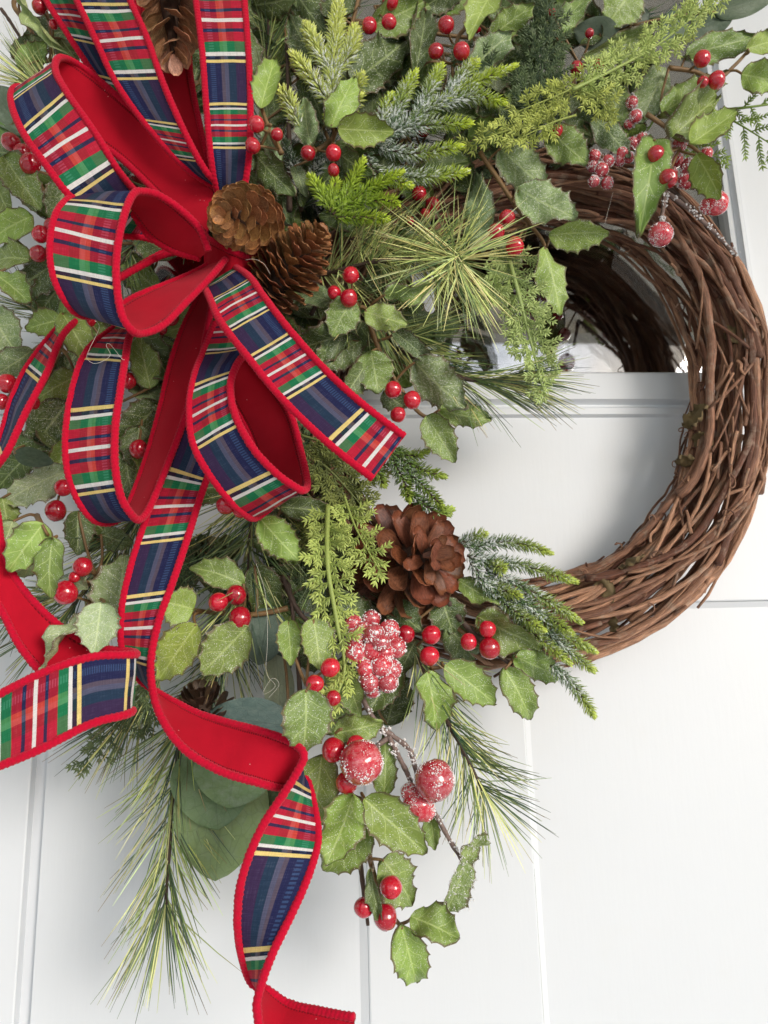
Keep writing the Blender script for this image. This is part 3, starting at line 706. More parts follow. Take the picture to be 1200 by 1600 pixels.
def crystal_mesh(count, seed, size, cover):
    rr = random.Random(seed); mb = MB()
    for k in range(count):
        z = rr.uniform(-1, 1); a = rr.uniform(0, 6.2832); s = math.sqrt(1 - z * z); nrm = Vector((s * math.cos(a), s * math.sin(a), z))
        if noise.noise(nrm * 1.9 + Vector((seed, 0, 0))) * 1.5 + rr.uniform(-.32, .32) > cover - .12: continue
        q = size * rr.uniform(.5, 1.3); u = nrm.orthogonal().normalized(); u = Matrix.Rotation(rr.uniform(0, 6.3), 3, nrm) @ u; v = nrm.cross(u); c = nrm * (.98 + q * .25); b = len(mb.v)
        for p in (u * q, v * q * .8, -u * q * .9, -v * q): mb.add(c + p + nrm * q * rr.uniform(-.5, .5))
        mb.add(c + nrm * q * rr.uniform(.7, 1.4)); mb.add(c - nrm * q * .6)
        for f in ((0, 1, 4), (1, 2, 4), (2, 3, 4), (3, 0, 4), (1, 0, 5), (2, 1, 5), (3, 2, 5), (0, 3, 5)): mb.f.append(tuple(b + i for i in f))
    return mb.mesh('frost_crystals', M_CRYSTAL, smooth=False)
CRY_BIG = [crystal_mesh(2000, 3, .042, -.02), crystal_mesh(2000, 9, .042, -.06)]
CRY_SMALL = [crystal_mesh(520, 5, .085, .0), crystal_mesh(520, 12, .085, -.08), crystal_mesh(520, 21, .09, .05)]
def put_berry(th, c, r, frost=0, name='berry', squash=1.0, spk=.6):
    rot = Matrix.Rotation(rnd.uniform(0, 6.3), 4, 'X') @ Matrix.Rotation(rnd.uniform(0, 6.3), 4, 'Z')
    o = link(name, BERRY, th, Matrix.Translation(c - WORLD[th]) @ rot @ Matrix.Diagonal((r, r * squash, r, 1)), None, (1, 1, 1, spk))
    if frost:
        k = link('frost_crystals', rnd.choice(CRY_BIG if frost == 2 else CRY_SMALL), o, Matrix.Rotation(rnd.uniform(0, 6), 4, 'Y'), 'stuff')
    return o
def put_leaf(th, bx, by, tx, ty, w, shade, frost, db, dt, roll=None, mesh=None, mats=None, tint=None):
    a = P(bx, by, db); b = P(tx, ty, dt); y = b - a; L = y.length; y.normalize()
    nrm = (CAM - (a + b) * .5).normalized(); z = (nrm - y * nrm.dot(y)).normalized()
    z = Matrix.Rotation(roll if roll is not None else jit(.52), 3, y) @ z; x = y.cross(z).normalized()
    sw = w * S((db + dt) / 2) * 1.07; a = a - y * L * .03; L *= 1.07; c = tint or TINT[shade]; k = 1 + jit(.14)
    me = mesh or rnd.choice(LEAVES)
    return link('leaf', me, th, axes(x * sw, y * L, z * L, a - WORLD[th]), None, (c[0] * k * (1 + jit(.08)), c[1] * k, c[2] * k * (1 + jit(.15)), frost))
def stem_to(mb, a, b, r0, r1, sag=.004):
    m = (a + b) * .5 + Vector((jit(sag), jit(sag), jit(sag))); tube(mb, cat_rom([a, m, b], 5), lambda t: r0 + (r1 - r0) * t, 6)
HG = 'holly sprigs wired into the wreath'
def holly(label, hub, d, leaves=(), berries=(), stem=(), name='holly_sprig', spk=.6):
    H = P(hub[0], hub[1], d - .004); th = thing(name, label, 'holly sprig', H, HG); mb = MB()
    if stem:
        pts = px_poly(stem, d - .006); tube(mb, pts, lambda t: .0021 - .0008 * t, 7)
    else:
        pts = [H, H + Vector((jit(.012), .03, jit(.012)))]; tube(mb, pts, .0017, 6)
    for lf in leaves:
        bx, by, tx, ty, w, sh, fr = lf[:7]; dd = lf[7] if len(lf) > 7 else jit(.006); td = lf[8] if len(lf) > 8 else jit(.015)
        put_leaf(th, bx, by, tx, ty, w, sh, fr, d + dd, d + dd + td, lf[9] if len(lf) > 9 else None)
        a = P(bx, by, d + dd - .0004); near = min(pts + [H], key=lambda p: (p - a).length)
        if (near - a).length < .05: stem_to(mb, near, a, .0012, .0009)
    for (x, y, r) in berries:
        c = P(x, y, d + .011 + jit(.003)); put_berry(th, c, r * S(d + .01) * (1 + jit(.09)), spk=spk, squash=1 + jit(.07))
        near = min(pts + [H], key=lambda p: (p - c).length); stem_to(mb, near if (near - c).length < .03 else H, c, .0011, .0008, .002)
    part('stem', mb, M_STEM, th)
    return th
# leaf: base x, y, tip x, y, width, shade, frost, depth offset, tip depth offset
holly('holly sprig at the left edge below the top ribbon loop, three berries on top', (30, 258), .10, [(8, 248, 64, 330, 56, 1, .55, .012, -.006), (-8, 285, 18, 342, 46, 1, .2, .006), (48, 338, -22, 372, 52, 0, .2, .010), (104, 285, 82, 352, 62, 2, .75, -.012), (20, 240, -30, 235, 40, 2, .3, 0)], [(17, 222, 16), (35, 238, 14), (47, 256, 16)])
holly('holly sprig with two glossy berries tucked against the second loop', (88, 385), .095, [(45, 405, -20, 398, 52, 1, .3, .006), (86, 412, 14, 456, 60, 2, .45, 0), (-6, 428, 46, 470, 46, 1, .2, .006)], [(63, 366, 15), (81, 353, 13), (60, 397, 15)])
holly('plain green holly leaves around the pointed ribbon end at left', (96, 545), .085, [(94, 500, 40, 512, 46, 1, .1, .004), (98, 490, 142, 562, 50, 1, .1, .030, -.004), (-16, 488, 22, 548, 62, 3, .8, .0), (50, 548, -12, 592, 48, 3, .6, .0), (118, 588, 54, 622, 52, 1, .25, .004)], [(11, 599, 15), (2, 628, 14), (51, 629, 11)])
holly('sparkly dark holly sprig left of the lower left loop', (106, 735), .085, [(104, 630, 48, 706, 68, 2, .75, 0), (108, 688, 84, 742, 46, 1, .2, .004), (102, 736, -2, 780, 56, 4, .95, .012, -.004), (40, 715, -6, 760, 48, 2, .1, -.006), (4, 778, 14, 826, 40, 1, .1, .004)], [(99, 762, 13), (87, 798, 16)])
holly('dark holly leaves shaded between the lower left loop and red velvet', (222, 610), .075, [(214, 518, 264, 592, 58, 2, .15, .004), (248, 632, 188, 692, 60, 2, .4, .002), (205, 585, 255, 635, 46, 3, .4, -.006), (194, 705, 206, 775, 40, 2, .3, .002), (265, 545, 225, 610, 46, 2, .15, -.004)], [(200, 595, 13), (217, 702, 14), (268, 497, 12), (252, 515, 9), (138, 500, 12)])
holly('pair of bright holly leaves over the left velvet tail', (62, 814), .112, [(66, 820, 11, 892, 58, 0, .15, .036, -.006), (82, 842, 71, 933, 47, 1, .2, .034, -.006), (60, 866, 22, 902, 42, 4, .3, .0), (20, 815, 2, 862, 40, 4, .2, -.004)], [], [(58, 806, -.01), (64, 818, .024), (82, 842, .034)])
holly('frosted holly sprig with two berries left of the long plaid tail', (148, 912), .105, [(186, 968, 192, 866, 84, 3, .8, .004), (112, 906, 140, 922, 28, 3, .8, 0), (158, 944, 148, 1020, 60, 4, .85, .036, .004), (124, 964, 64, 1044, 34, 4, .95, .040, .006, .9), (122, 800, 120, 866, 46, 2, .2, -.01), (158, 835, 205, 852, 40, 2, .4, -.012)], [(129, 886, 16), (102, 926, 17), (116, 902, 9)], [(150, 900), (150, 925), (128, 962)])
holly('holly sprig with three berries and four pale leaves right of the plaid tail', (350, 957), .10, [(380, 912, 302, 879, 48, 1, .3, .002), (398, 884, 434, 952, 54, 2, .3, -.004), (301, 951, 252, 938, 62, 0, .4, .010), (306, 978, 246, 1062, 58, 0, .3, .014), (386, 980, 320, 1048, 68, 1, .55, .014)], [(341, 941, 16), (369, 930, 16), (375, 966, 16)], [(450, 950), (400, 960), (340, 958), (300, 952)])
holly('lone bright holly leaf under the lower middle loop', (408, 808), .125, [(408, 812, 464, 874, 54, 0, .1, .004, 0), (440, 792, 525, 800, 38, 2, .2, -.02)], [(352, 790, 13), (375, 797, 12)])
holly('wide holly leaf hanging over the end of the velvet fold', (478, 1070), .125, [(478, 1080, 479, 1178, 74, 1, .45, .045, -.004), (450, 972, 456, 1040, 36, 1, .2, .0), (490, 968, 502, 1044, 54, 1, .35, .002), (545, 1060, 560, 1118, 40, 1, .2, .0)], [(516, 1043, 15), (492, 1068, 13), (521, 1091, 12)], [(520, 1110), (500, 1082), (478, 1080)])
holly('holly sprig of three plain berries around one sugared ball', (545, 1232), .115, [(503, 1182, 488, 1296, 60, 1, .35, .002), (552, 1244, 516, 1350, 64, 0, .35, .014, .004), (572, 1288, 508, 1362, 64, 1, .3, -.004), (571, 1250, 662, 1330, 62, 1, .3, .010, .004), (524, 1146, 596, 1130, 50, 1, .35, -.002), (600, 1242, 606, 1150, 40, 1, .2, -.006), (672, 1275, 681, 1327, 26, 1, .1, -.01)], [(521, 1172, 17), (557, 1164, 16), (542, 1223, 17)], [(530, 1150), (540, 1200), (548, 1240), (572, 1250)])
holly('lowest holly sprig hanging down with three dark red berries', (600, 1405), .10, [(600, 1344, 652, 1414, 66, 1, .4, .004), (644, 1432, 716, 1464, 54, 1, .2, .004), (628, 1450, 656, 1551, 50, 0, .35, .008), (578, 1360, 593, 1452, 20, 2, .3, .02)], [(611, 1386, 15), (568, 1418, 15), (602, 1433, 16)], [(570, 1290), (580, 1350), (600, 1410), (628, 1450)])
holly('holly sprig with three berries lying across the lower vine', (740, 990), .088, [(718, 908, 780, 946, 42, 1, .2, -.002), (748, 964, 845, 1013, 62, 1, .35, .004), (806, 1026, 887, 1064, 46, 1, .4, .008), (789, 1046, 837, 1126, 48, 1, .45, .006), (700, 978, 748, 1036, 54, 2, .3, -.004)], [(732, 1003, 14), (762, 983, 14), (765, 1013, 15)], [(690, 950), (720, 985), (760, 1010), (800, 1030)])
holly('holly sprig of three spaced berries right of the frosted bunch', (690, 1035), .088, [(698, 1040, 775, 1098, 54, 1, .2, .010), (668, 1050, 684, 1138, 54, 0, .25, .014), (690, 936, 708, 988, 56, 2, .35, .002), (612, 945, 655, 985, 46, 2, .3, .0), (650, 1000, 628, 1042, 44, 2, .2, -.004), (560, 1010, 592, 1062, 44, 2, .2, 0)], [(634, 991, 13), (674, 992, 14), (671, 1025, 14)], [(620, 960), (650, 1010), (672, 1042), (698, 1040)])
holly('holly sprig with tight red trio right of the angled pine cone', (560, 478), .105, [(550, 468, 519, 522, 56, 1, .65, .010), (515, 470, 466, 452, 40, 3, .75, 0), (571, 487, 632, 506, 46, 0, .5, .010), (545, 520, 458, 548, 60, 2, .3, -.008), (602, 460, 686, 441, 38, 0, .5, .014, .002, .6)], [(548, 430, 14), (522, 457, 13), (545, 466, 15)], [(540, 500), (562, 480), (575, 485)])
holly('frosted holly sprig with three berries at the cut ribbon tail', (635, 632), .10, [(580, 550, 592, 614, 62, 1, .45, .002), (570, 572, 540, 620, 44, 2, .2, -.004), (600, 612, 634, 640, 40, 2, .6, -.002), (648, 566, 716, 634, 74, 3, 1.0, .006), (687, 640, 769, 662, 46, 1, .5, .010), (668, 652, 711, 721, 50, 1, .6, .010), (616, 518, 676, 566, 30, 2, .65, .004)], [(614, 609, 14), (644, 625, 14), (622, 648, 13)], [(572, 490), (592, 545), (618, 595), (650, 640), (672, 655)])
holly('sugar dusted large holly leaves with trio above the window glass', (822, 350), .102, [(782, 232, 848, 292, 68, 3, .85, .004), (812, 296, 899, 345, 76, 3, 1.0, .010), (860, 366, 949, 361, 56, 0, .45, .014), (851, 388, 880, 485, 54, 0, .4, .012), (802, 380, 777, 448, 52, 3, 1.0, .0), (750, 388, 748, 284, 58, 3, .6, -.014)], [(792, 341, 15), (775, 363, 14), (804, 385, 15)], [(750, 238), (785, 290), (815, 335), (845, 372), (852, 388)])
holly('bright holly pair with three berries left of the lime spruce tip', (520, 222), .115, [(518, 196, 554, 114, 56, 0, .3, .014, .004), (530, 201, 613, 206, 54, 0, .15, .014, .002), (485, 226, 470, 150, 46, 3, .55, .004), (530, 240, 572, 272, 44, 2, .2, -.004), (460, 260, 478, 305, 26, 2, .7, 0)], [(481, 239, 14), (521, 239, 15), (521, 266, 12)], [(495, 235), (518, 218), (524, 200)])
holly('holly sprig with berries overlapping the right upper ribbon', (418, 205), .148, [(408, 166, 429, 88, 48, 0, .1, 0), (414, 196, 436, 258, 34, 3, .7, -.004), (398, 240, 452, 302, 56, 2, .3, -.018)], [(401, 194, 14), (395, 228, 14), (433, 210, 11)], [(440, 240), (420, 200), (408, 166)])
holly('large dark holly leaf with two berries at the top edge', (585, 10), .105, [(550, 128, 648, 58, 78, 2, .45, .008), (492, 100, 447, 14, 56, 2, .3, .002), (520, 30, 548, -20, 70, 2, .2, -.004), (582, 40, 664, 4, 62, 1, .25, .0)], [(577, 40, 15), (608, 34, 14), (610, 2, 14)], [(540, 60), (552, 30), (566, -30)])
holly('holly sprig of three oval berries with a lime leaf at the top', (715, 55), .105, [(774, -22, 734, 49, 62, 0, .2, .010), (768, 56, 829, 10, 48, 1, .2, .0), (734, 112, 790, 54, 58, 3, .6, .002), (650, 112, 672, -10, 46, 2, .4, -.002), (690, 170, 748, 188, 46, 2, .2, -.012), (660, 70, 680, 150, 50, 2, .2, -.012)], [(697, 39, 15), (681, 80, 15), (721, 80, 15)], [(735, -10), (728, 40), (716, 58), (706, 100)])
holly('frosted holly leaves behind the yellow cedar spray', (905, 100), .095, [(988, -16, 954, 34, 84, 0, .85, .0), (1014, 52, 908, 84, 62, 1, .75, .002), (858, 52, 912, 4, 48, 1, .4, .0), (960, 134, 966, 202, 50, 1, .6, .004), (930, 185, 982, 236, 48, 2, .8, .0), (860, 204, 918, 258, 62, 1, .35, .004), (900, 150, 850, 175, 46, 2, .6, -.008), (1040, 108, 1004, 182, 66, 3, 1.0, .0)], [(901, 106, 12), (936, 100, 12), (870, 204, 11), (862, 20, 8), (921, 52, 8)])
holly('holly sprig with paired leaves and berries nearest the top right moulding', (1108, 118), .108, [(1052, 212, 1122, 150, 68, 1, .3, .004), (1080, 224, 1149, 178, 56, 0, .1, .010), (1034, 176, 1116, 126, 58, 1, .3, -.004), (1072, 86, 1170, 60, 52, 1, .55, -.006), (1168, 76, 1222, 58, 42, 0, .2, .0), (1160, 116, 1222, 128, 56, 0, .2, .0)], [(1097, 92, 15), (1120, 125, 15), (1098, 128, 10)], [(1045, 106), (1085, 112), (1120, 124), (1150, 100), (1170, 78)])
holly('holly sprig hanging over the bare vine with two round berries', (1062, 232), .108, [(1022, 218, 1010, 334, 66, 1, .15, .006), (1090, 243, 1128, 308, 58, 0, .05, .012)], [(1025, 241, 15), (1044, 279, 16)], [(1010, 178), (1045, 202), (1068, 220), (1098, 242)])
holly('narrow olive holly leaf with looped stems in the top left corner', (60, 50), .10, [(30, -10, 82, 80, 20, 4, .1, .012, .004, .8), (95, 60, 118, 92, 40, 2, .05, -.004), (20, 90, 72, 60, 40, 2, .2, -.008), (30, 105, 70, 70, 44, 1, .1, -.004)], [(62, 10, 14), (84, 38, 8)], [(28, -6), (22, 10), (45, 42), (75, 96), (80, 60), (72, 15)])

# dark branches filling the greenery; the shade deep inside is put into their tint
FILL = [('deep shaded holly branch behind the top left ribbon loops', [(310, 130), (305, 200), (300, 60), (325, 240), (150, 30), (200, 90), (60, 130), (140, 150), (220, 160), (110, 40)]), ('deep shaded holly branch behind the second ribbon loop', [(20, 200), (90, 330), (60, 440), (110, 460), (40, 300), (230, 420), (240, 380)]),
        ('deep shaded holly branch under the lower left loop', [(120, 560), (90, 640), (60, 700), (150, 520), (210, 560), (230, 680), (160, 830)]), ('deep shaded holly branch behind the middle velvet', [(260, 560), (230, 640), (280, 720), (220, 740), (300, 500), (320, 780), (190, 700)]),
        ('deep shaded holly branch behind the short plaid tail', [(430, 600), (470, 560), (500, 540), (520, 640), (450, 520), (540, 680), (480, 480)]), ('deep shaded holly branch above the round pine cone', [(420, 280), (440, 310), (410, 60), (420, 20), (460, 330), (390, 320)]),
        ('deep shaded holly branch behind the frosted spruce', [(560, 180), (600, 150), (620, 260), (660, 280), (700, 220), (560, 240), (730, 250), (640, 110)]), ('deep shaded holly branch beneath the pine burst', [(600, 400), (560, 350), (640, 380), (620, 440), (560, 520), (660, 500), (600, 560)]),
        ('deep shaded holly branch along the top edge', [(480, 20), (620, 10), (700, 10), (800, 90), (840, 30), (760, 130), (820, 130), (880, 60)]), ('deep shaded holly branch behind the dark cedar', [(800, 180), (860, 150), (780, 200), (900, 180), (940, 160), (880, 230), (980, 120), (1000, 200)]),
        ('deep shaded holly branch left of the open pine cone', [(520, 800), (480, 860), (540, 880), (500, 940), (450, 900), (560, 940), (420, 850)]), ('deep shaded holly branch behind the frosted berry bunch', [(560, 980), (600, 1040), (540, 1080), (480, 1020), (620, 960), (500, 1110), (590, 1100)]),
        ('deep shaded holly branch left of the upright spruce sprig', [(450, 100), (480, 180), (520, 60), (440, 150), (500, 250), (470, 30), (540, 290)]), ('deep shaded holly branch right of the top edge berries', [(630, 60), (700, 170), (760, 20), (780, 70), (720, 240), (660, 130), (820, 10), (900, 20)]),
        ('deep shaded holly branch around the three pale leaves', [(350, 890), (400, 930), (320, 860), (280, 870), (420, 980), (360, 1000)])]
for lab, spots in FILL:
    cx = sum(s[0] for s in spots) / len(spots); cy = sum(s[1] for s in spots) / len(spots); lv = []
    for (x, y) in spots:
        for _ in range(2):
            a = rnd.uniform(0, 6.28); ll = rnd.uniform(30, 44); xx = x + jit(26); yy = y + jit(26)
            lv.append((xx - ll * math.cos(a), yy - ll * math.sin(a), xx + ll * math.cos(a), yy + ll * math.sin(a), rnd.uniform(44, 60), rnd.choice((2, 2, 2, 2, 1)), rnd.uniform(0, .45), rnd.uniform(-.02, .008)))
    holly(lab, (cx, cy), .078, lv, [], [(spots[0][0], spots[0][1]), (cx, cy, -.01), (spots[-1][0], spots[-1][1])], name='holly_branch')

# ------------------------------------------------------------------ eucalyptus
def euc(label, hub, d, leaves):
    H = P(hub[0], hub[1], d - .004); th = thing('eucalyptus_sprig', label, 'eucalyptus', H, 'eucalyptus sprigs in the wreath'); mb = MB()
    tube(mb, [H, H + Vector((.002, .02, .012))], .0014, 6)
    for (bx, by, tx, ty, w, tint, fr, dd) in leaves:
        put_leaf(th, bx, by, tx, ty, w, 0, fr, d + dd, d + dd + jit(.004), jit(.15), rnd.choice(EUC), tint=tint); stem_to(mb, H, P(bx, by, d + dd - .001), .0012, .001)
    part('stem', mb, M_STEM, th)
euc('three broad round eucalyptus leaves under the velvet tail', (350, 1165), .075, [(352, 1185, 338, 1372, 124, (.19, .285, .10), .4, .004), (330, 1160, 340, 1290, 112, (.115, .195, .075), .3, .010), (372, 1165, 358, 1258, 108, (.155, .245, .115), .8, .018), (400, 1290, 440, 1225, 46, (.10, .15, .06), .2, -.004)])
euc('veined blue green eucalyptus leaves beside the pale holly leaves', (420, 950), .08, [(420, 952, 404, 1036, 64, (.075, .125, .105), .3, .012), (400, 965, 335, 985, 50, (.050, .090, .075), .2, -.004), (452, 1135, 326, 1118, 64, (.090, .150, .120), .5, .02), (432, 1026, 440, 1136, 42, (.23, .28, .17), .2, .0), (425, 1035, 452, 1015, 46, (.06, .10, .06), .1, -.008)])
euc('smooth grey green eucalyptus leaves behind the yellow cedar top', (985, 40), .085, [(965, 60, 900, 48, 56, (.080, .120, .085), .2, -.004), (960, 50, 1010, 22, 50, (.075, .115, .080), .2, -.006), (1080, 45, 1142, 22, 52, (.080, .125, .075), .3, -.008), (1070, 30, 1030, 60, 50, (.080, .120, .080), .2, -.004), (1120, 18, 1215, -12, 46, (.085, .135, .060), .2, 0)])
euc('small smooth dark eucalyptus leaf left of the lower left loop', (22, 705), .098, [(24, 708, 79, 722, 28, (.050, .085, .040), .2, .004)])
euc('grey veined eucalyptus leaf at the left edge beside the top loop', (-8, 150), .09, [(-12, 140, 42, 215, 62, (.085, .120, .085), .5, 0), (-15, 190, 8, 245, 40, (.10, .18, .04), .1, .004)])

# ------------------------------------------------------------------ conifer sprays
def mixc(a, b, t): return tuple(a[i] + (b[i] - a[i]) * t for i in range(3))
def needle_flat(mb, p, d, nrm, L, w, col, fr):
    side = d.cross(nrm); side = side.normalized() if side.length > 1e-6 else d.orthogonal()
    up = side.cross(d).normalized(); m = p + d * L * .5; b = len(mb.v)
    c = tuple(col) + (fr * .55,); ct = tuple(col) + (fr,)
    mb.add(p, None, c); mb.add(m + side * w * .5, None, ct); mb.add(m + up * w * .35, None, ct); mb.add(m - side * w * .5, None, ct); mb.add(p + d * L, None, ct)
    mb.f += [(b, b + 1, b + 2), (b, b + 2, b + 3), (b + 1, b + 4, b + 2), (b + 2, b + 4, b + 3), (b + 1, b, b + 3), (b + 1, b + 3, b + 4)]
def fir_branch(mb, tw, pts, L, c0, c1, fr, ctip=.65, dens=1.0):
    fr_ = frames(pts); n = len(pts); arc = [0]
    for i in range(1, n): arc.append(arc[-1] + (pts[i] - pts[i - 1]).length)
    tube(tw, pts, lambda t: .0011 - .0004 * t, 5)
    cnt = int(arc[-1] / .00021 * dens); i = 0
    for k in range(cnt):
        t = k / cnt; s = arc[-1] * t
        while i < n - 2 and arc[i + 1] < s: i += 1
        h = (s - arc[i]) / max(1e-9, arc[i + 1] - arc[i]); p = pts[i].lerp(pts[i + 1], h); T, A, B = fr_[i]
        an = k * 2.39996 + jit(.4); o = A * math.cos(an) + B * math.sin(an)
        op = (1.0 + jit(.25) - .80 * max(0, (t - .82) / .18)) * (1 + jit(.18)); ll = L * (.72 + .38 * math.sin(math.pi * min(1, .15 + t * .85))) * (1 - .3 * max(0, (t - .85) / .15)) * (1 + jit(.15))
        d = (T * math.cos(op) + o * math.sin(op)).normalized(); q_ = max(0, min(1, (t - 1 + ctip) / ctip)); c = mixc(c0, c1, q_); k2 = 1 + jit(.22)
        needle_flat(mb, p + o * .0006, d, o, ll,   .0021, tuple(x * k2 for x in c), fr * rnd.uniform(.35, 1.15) * (1 - .55 * q_))
def fir(label, d, branches, L=16, c0=(.045, .095, .040), c1=(.30, .42, .050), fr=.8, name='spruce_sprig', ctip=.65):
    b0 = branches[0][0]; th = thing(name, label, 'spruce sprig', P(b0[0], b0[1], d), 'faux spruce sprigs in the wreath'); mb = MB()
    for br in branches:
        tw = MB(); fir_branch(mb, tw, px_poly(br, d, 6), L * S(d), c0, c1, fr, ctip); part('branch', tw, M_TWIG, th)
    part('needles', mb, M_SPRAY, th, 'stuff', smooth=False)
YG = (.50, .60, .10); LIME = (.40, .55, .030); DG = (.040, .090, .042)
fir('frosted yellow green spruce sprig pointing straight up near the top', .118, [[(518, 165), (522, 90), (530, -12, -.01)], [(520, 120), (498, 80), (478, 38, -.006)], [(522, 118), (545, 85), (556, 42, -.004)], [(515, 160), (492, 128), (456, 84, .002)], [(522, 150), (552, 140), (565, 118, .002)], [(470, 200), (455, 165), (438, 138)], [(520, 175), (540, 172), (562, 150)]], 21, (.48, .56, .13), (.74, .80, .17), .80, ctip=.9)
fir('heavily frosted spruce sprig with lime tips fanning to the right', .115, [[(585, 225), (680, 165), (745, 128), (806, 102, .004)], [(680, 165), (735, 150), (788, 160, .006)], [(620, 205), (670, 195), (735, 192, .008)], [(590, 230), (650, 240), (720, 228, .004)], [(650, 180), (672, 140), (690, 102)], [(610, 205), (625, 160), (650, 112)], [(590, 215), (600, 180), (612, 148)], [(700, 150), (722, 120), (745, 96)], [(560, 215), (540, 190), (510, 182)], [(570, 240), (590, 270), (640, 290)], [(600, 270), (660, 276), (730, 268)]], 19, (.13, .22, .09), (.66, .80, .06), .98, ctip=.85)
fir('bright lime spruce tip just right of the pine cones', .122, [[(520, 335), (570, 300), (628, 268, .006)], [(545, 320), (590, 312), (622, 318, .006)], [(530, 330), (548, 290), (568, 250, .004)], [(525, 340), (575, 340), (605, 342)], [(510, 320), (500, 300), (484, 276, .002)], [(515, 330), (520, 300), (525, 282)]], 17, (.30, .44, .040), (.52, .66, .05), .28)
fir('green spruce sprig poking out under the cut end of the ribbon tail', .10, [[(590, 690), (640, 712), (668, 705, .004)], [(600, 700), (650, 730), (695, 745, .004)], [(610, 715), (630, 750), (640, 782, .006)], [(630, 728), (665, 765), (692, 792, .006)], [(580, 720), (590, 740), (600, 758)], [(640, 770), (680, 800), (706, 796, -.012)]], 14, (.13, .23, .045), (.42, .54, .08), .5)
fir('frosted spruce sprig of many tips spreading over the lower vine', .095, [[(715, 850), (738, 842), (758, 834)], [(730, 855), (800, 848), (860, 864, .004)], [(735, 870), (820, 885), (900, 909, .004)], [(730, 868), (765, 880), (788, 890, .012)], [(760, 890), (840, 930), (908, 972, .006)], [(780, 915), (850, 960), (892, 988, .014)], [(800, 930), (870, 985), (930, 1018, .002)], [(760, 905), (830, 985), (890, 1036, .012)], [(850, 985), (890, 1020), (928, 1048, .002)], [(860, 1040), (895, 1070), (928, 1118, .004)], [(735, 880), (770, 915), (812, 930, .010)], [(745, 900), (790, 945), (850, 985, .016)]], 15, (.11, .20, .07), (.55, .66, .11), .92, ctip=.75)
fir('dusty dark spruce twigs between holly leaves above the round cone', .09, [[(470, 300), (455, 250), (440, 215)], [(480, 290), (500, 250), (498, 210)], [(500, 240), (560, 260), (600, 290)]], 15, DG, (.12, .18, .08), .85)
NG = 'faux pine sprigs in the wreath'
NC = [(.80, .81, .36), (.60, .65, .24), (.32, .39, .14), (.125, .19, .075), (.050, .095, .060)]
def one_needle(mb, p, d, L, w, col, sag):
    side = d.orthogonal().normalized(); s2 = d.cross(side); b = len(mb.v); bend = (side * jit(1) + s2 * jit(1)) * L * .07 + Vector((0, 0, -1)) * L * sag
    c = tuple(col) + (0,); ce = (.22, .13, .06, 0) if rnd.random() < .3 else c
    for k, (t, r) in enumerate(((0, .8), (.35, 1), (.7, .85), (1, .25))):
        q = p + d * L * t + bend * t * t
        for a in (0, 2.094, 4.189): mb.add(q + (side * math.cos(a) + s2 * math.sin(a)) * w * r, None, ce if k == 3 else c)
    for k in range(3):
        for j in range(3): mb.f.append((b + k * 3 + j, b + k * 3 + (j + 1) % 3, b + (k + 1) * 3 + (j + 1) % 3, b + (k + 1) * 3 + j))
def pine(label, d, stem, L, n, op=.62, pal=(0, 1, 2, 3), flat=.55, tip=24, sag=.05, start=.0, burst=None):
    pts = px_poly(stem, d, 6); th = thing('pine_sprig', label, 'pine sprig', pts[0], NG); mb = MB(); tw = MB(); fr_ = frames(pts)
    tube(tw, pts, lambda t: .0019 * (1 + .25 * math.sin(t * 90)) * (1 - .35 * t), 6)
    LL = L * S(d); m = len(pts) - 1
    for k in range(n // 3):
        t = start + (1 - start) * k / (n // 3); i = min(int(t * m), m - 1); p = pts[i].lerp(pts[i + 1], t * m - i); T, A, B = fr_[i]
        an = rnd.uniform(0, 6.283); o = (A * math.cos(an) * flat + B * math.sin(an)).normalized(); ang = op * (1 + jit(.35))
        for _ in range(3):
            dd = (T * math.cos(ang) + o * math.sin(ang) + Vector((jit(.16), jit(.16), jit(.16)))).normalized()
            one_needle(mb, p, dd, LL * rnd.uniform(.72, 1.12), .00043, tuple(x * (1 + jit(.15)) for x in NC[rnd.choice(pal)]), sag)
    T = fr_[-1][0]
    for k in range(tip):
        v = Vector((jit(1), jit(1), jit(1))); dd = (T + v * .55).normalized()
        one_needle(mb, pts[-1], dd, LL * rnd.uniform(.75, 1.1), .00043, NC[rnd.choice(pal)], sag)
    if burst:                                                   # needles radiating from the end of a shoot that faces out
        for k in range(burst):
            a = R(rnd.choice((rnd.gauss(60, 22), rnd.gauss(100, 30), rnd.gauss(-62, 12), rnd.gauss(-62, 14), rnd.gauss(-95, 25), rnd.gauss(165, 22), rnd.gauss(200, 25), rnd.uniform(0, 360)))); dd = Vector((math.cos(a), -abs(rnd.gauss(.05, .28)), math.sin(a))).normalized()
            one_needle(mb, pts[-1] + Vector((jit(.004), jit(.003), jit(.004))), dd, LL * rnd.uniform(.75, 1.15), .00046, tuple(x * (1 + jit(.15)) for x in NC[rnd.choice(pal)]), sag)
    part('needles', mb, M_NEEDLE, th, 'stuff', smooth=False); part('branch', tw, M_TWIG, th)
pine('starburst of pale pine needles in the centre above the glass', .112, [(545, 372, -.03), (620, 388, -.02), (714, 406, .006)], 138, 210, .85, (0, 0, 1, 1, 2, 3), .6, 0, .08, burst=130)
pine('loose pale pine needles left of the starburst', .10, [(500, 430, -.02), (590, 408), (690, 400)], 112, 240, 1.0, (0, 1, 1, 2, 2, 3), .7, 10, .06)
pine('pine sprig stretching right over the window ledge', .095, [(610, 540, -.02), (720, 590), (800, 592)], 128, 210, .42, (0, 1, 2, 3, 3, 4), .5, 26, .10)
pine('dark pine sprig in front of the muntin', .085, [(520, 470, -.02), (590, 505), (650, 525)], 112, 190, .75, (1, 2, 3, 3), .6, 20, .02)
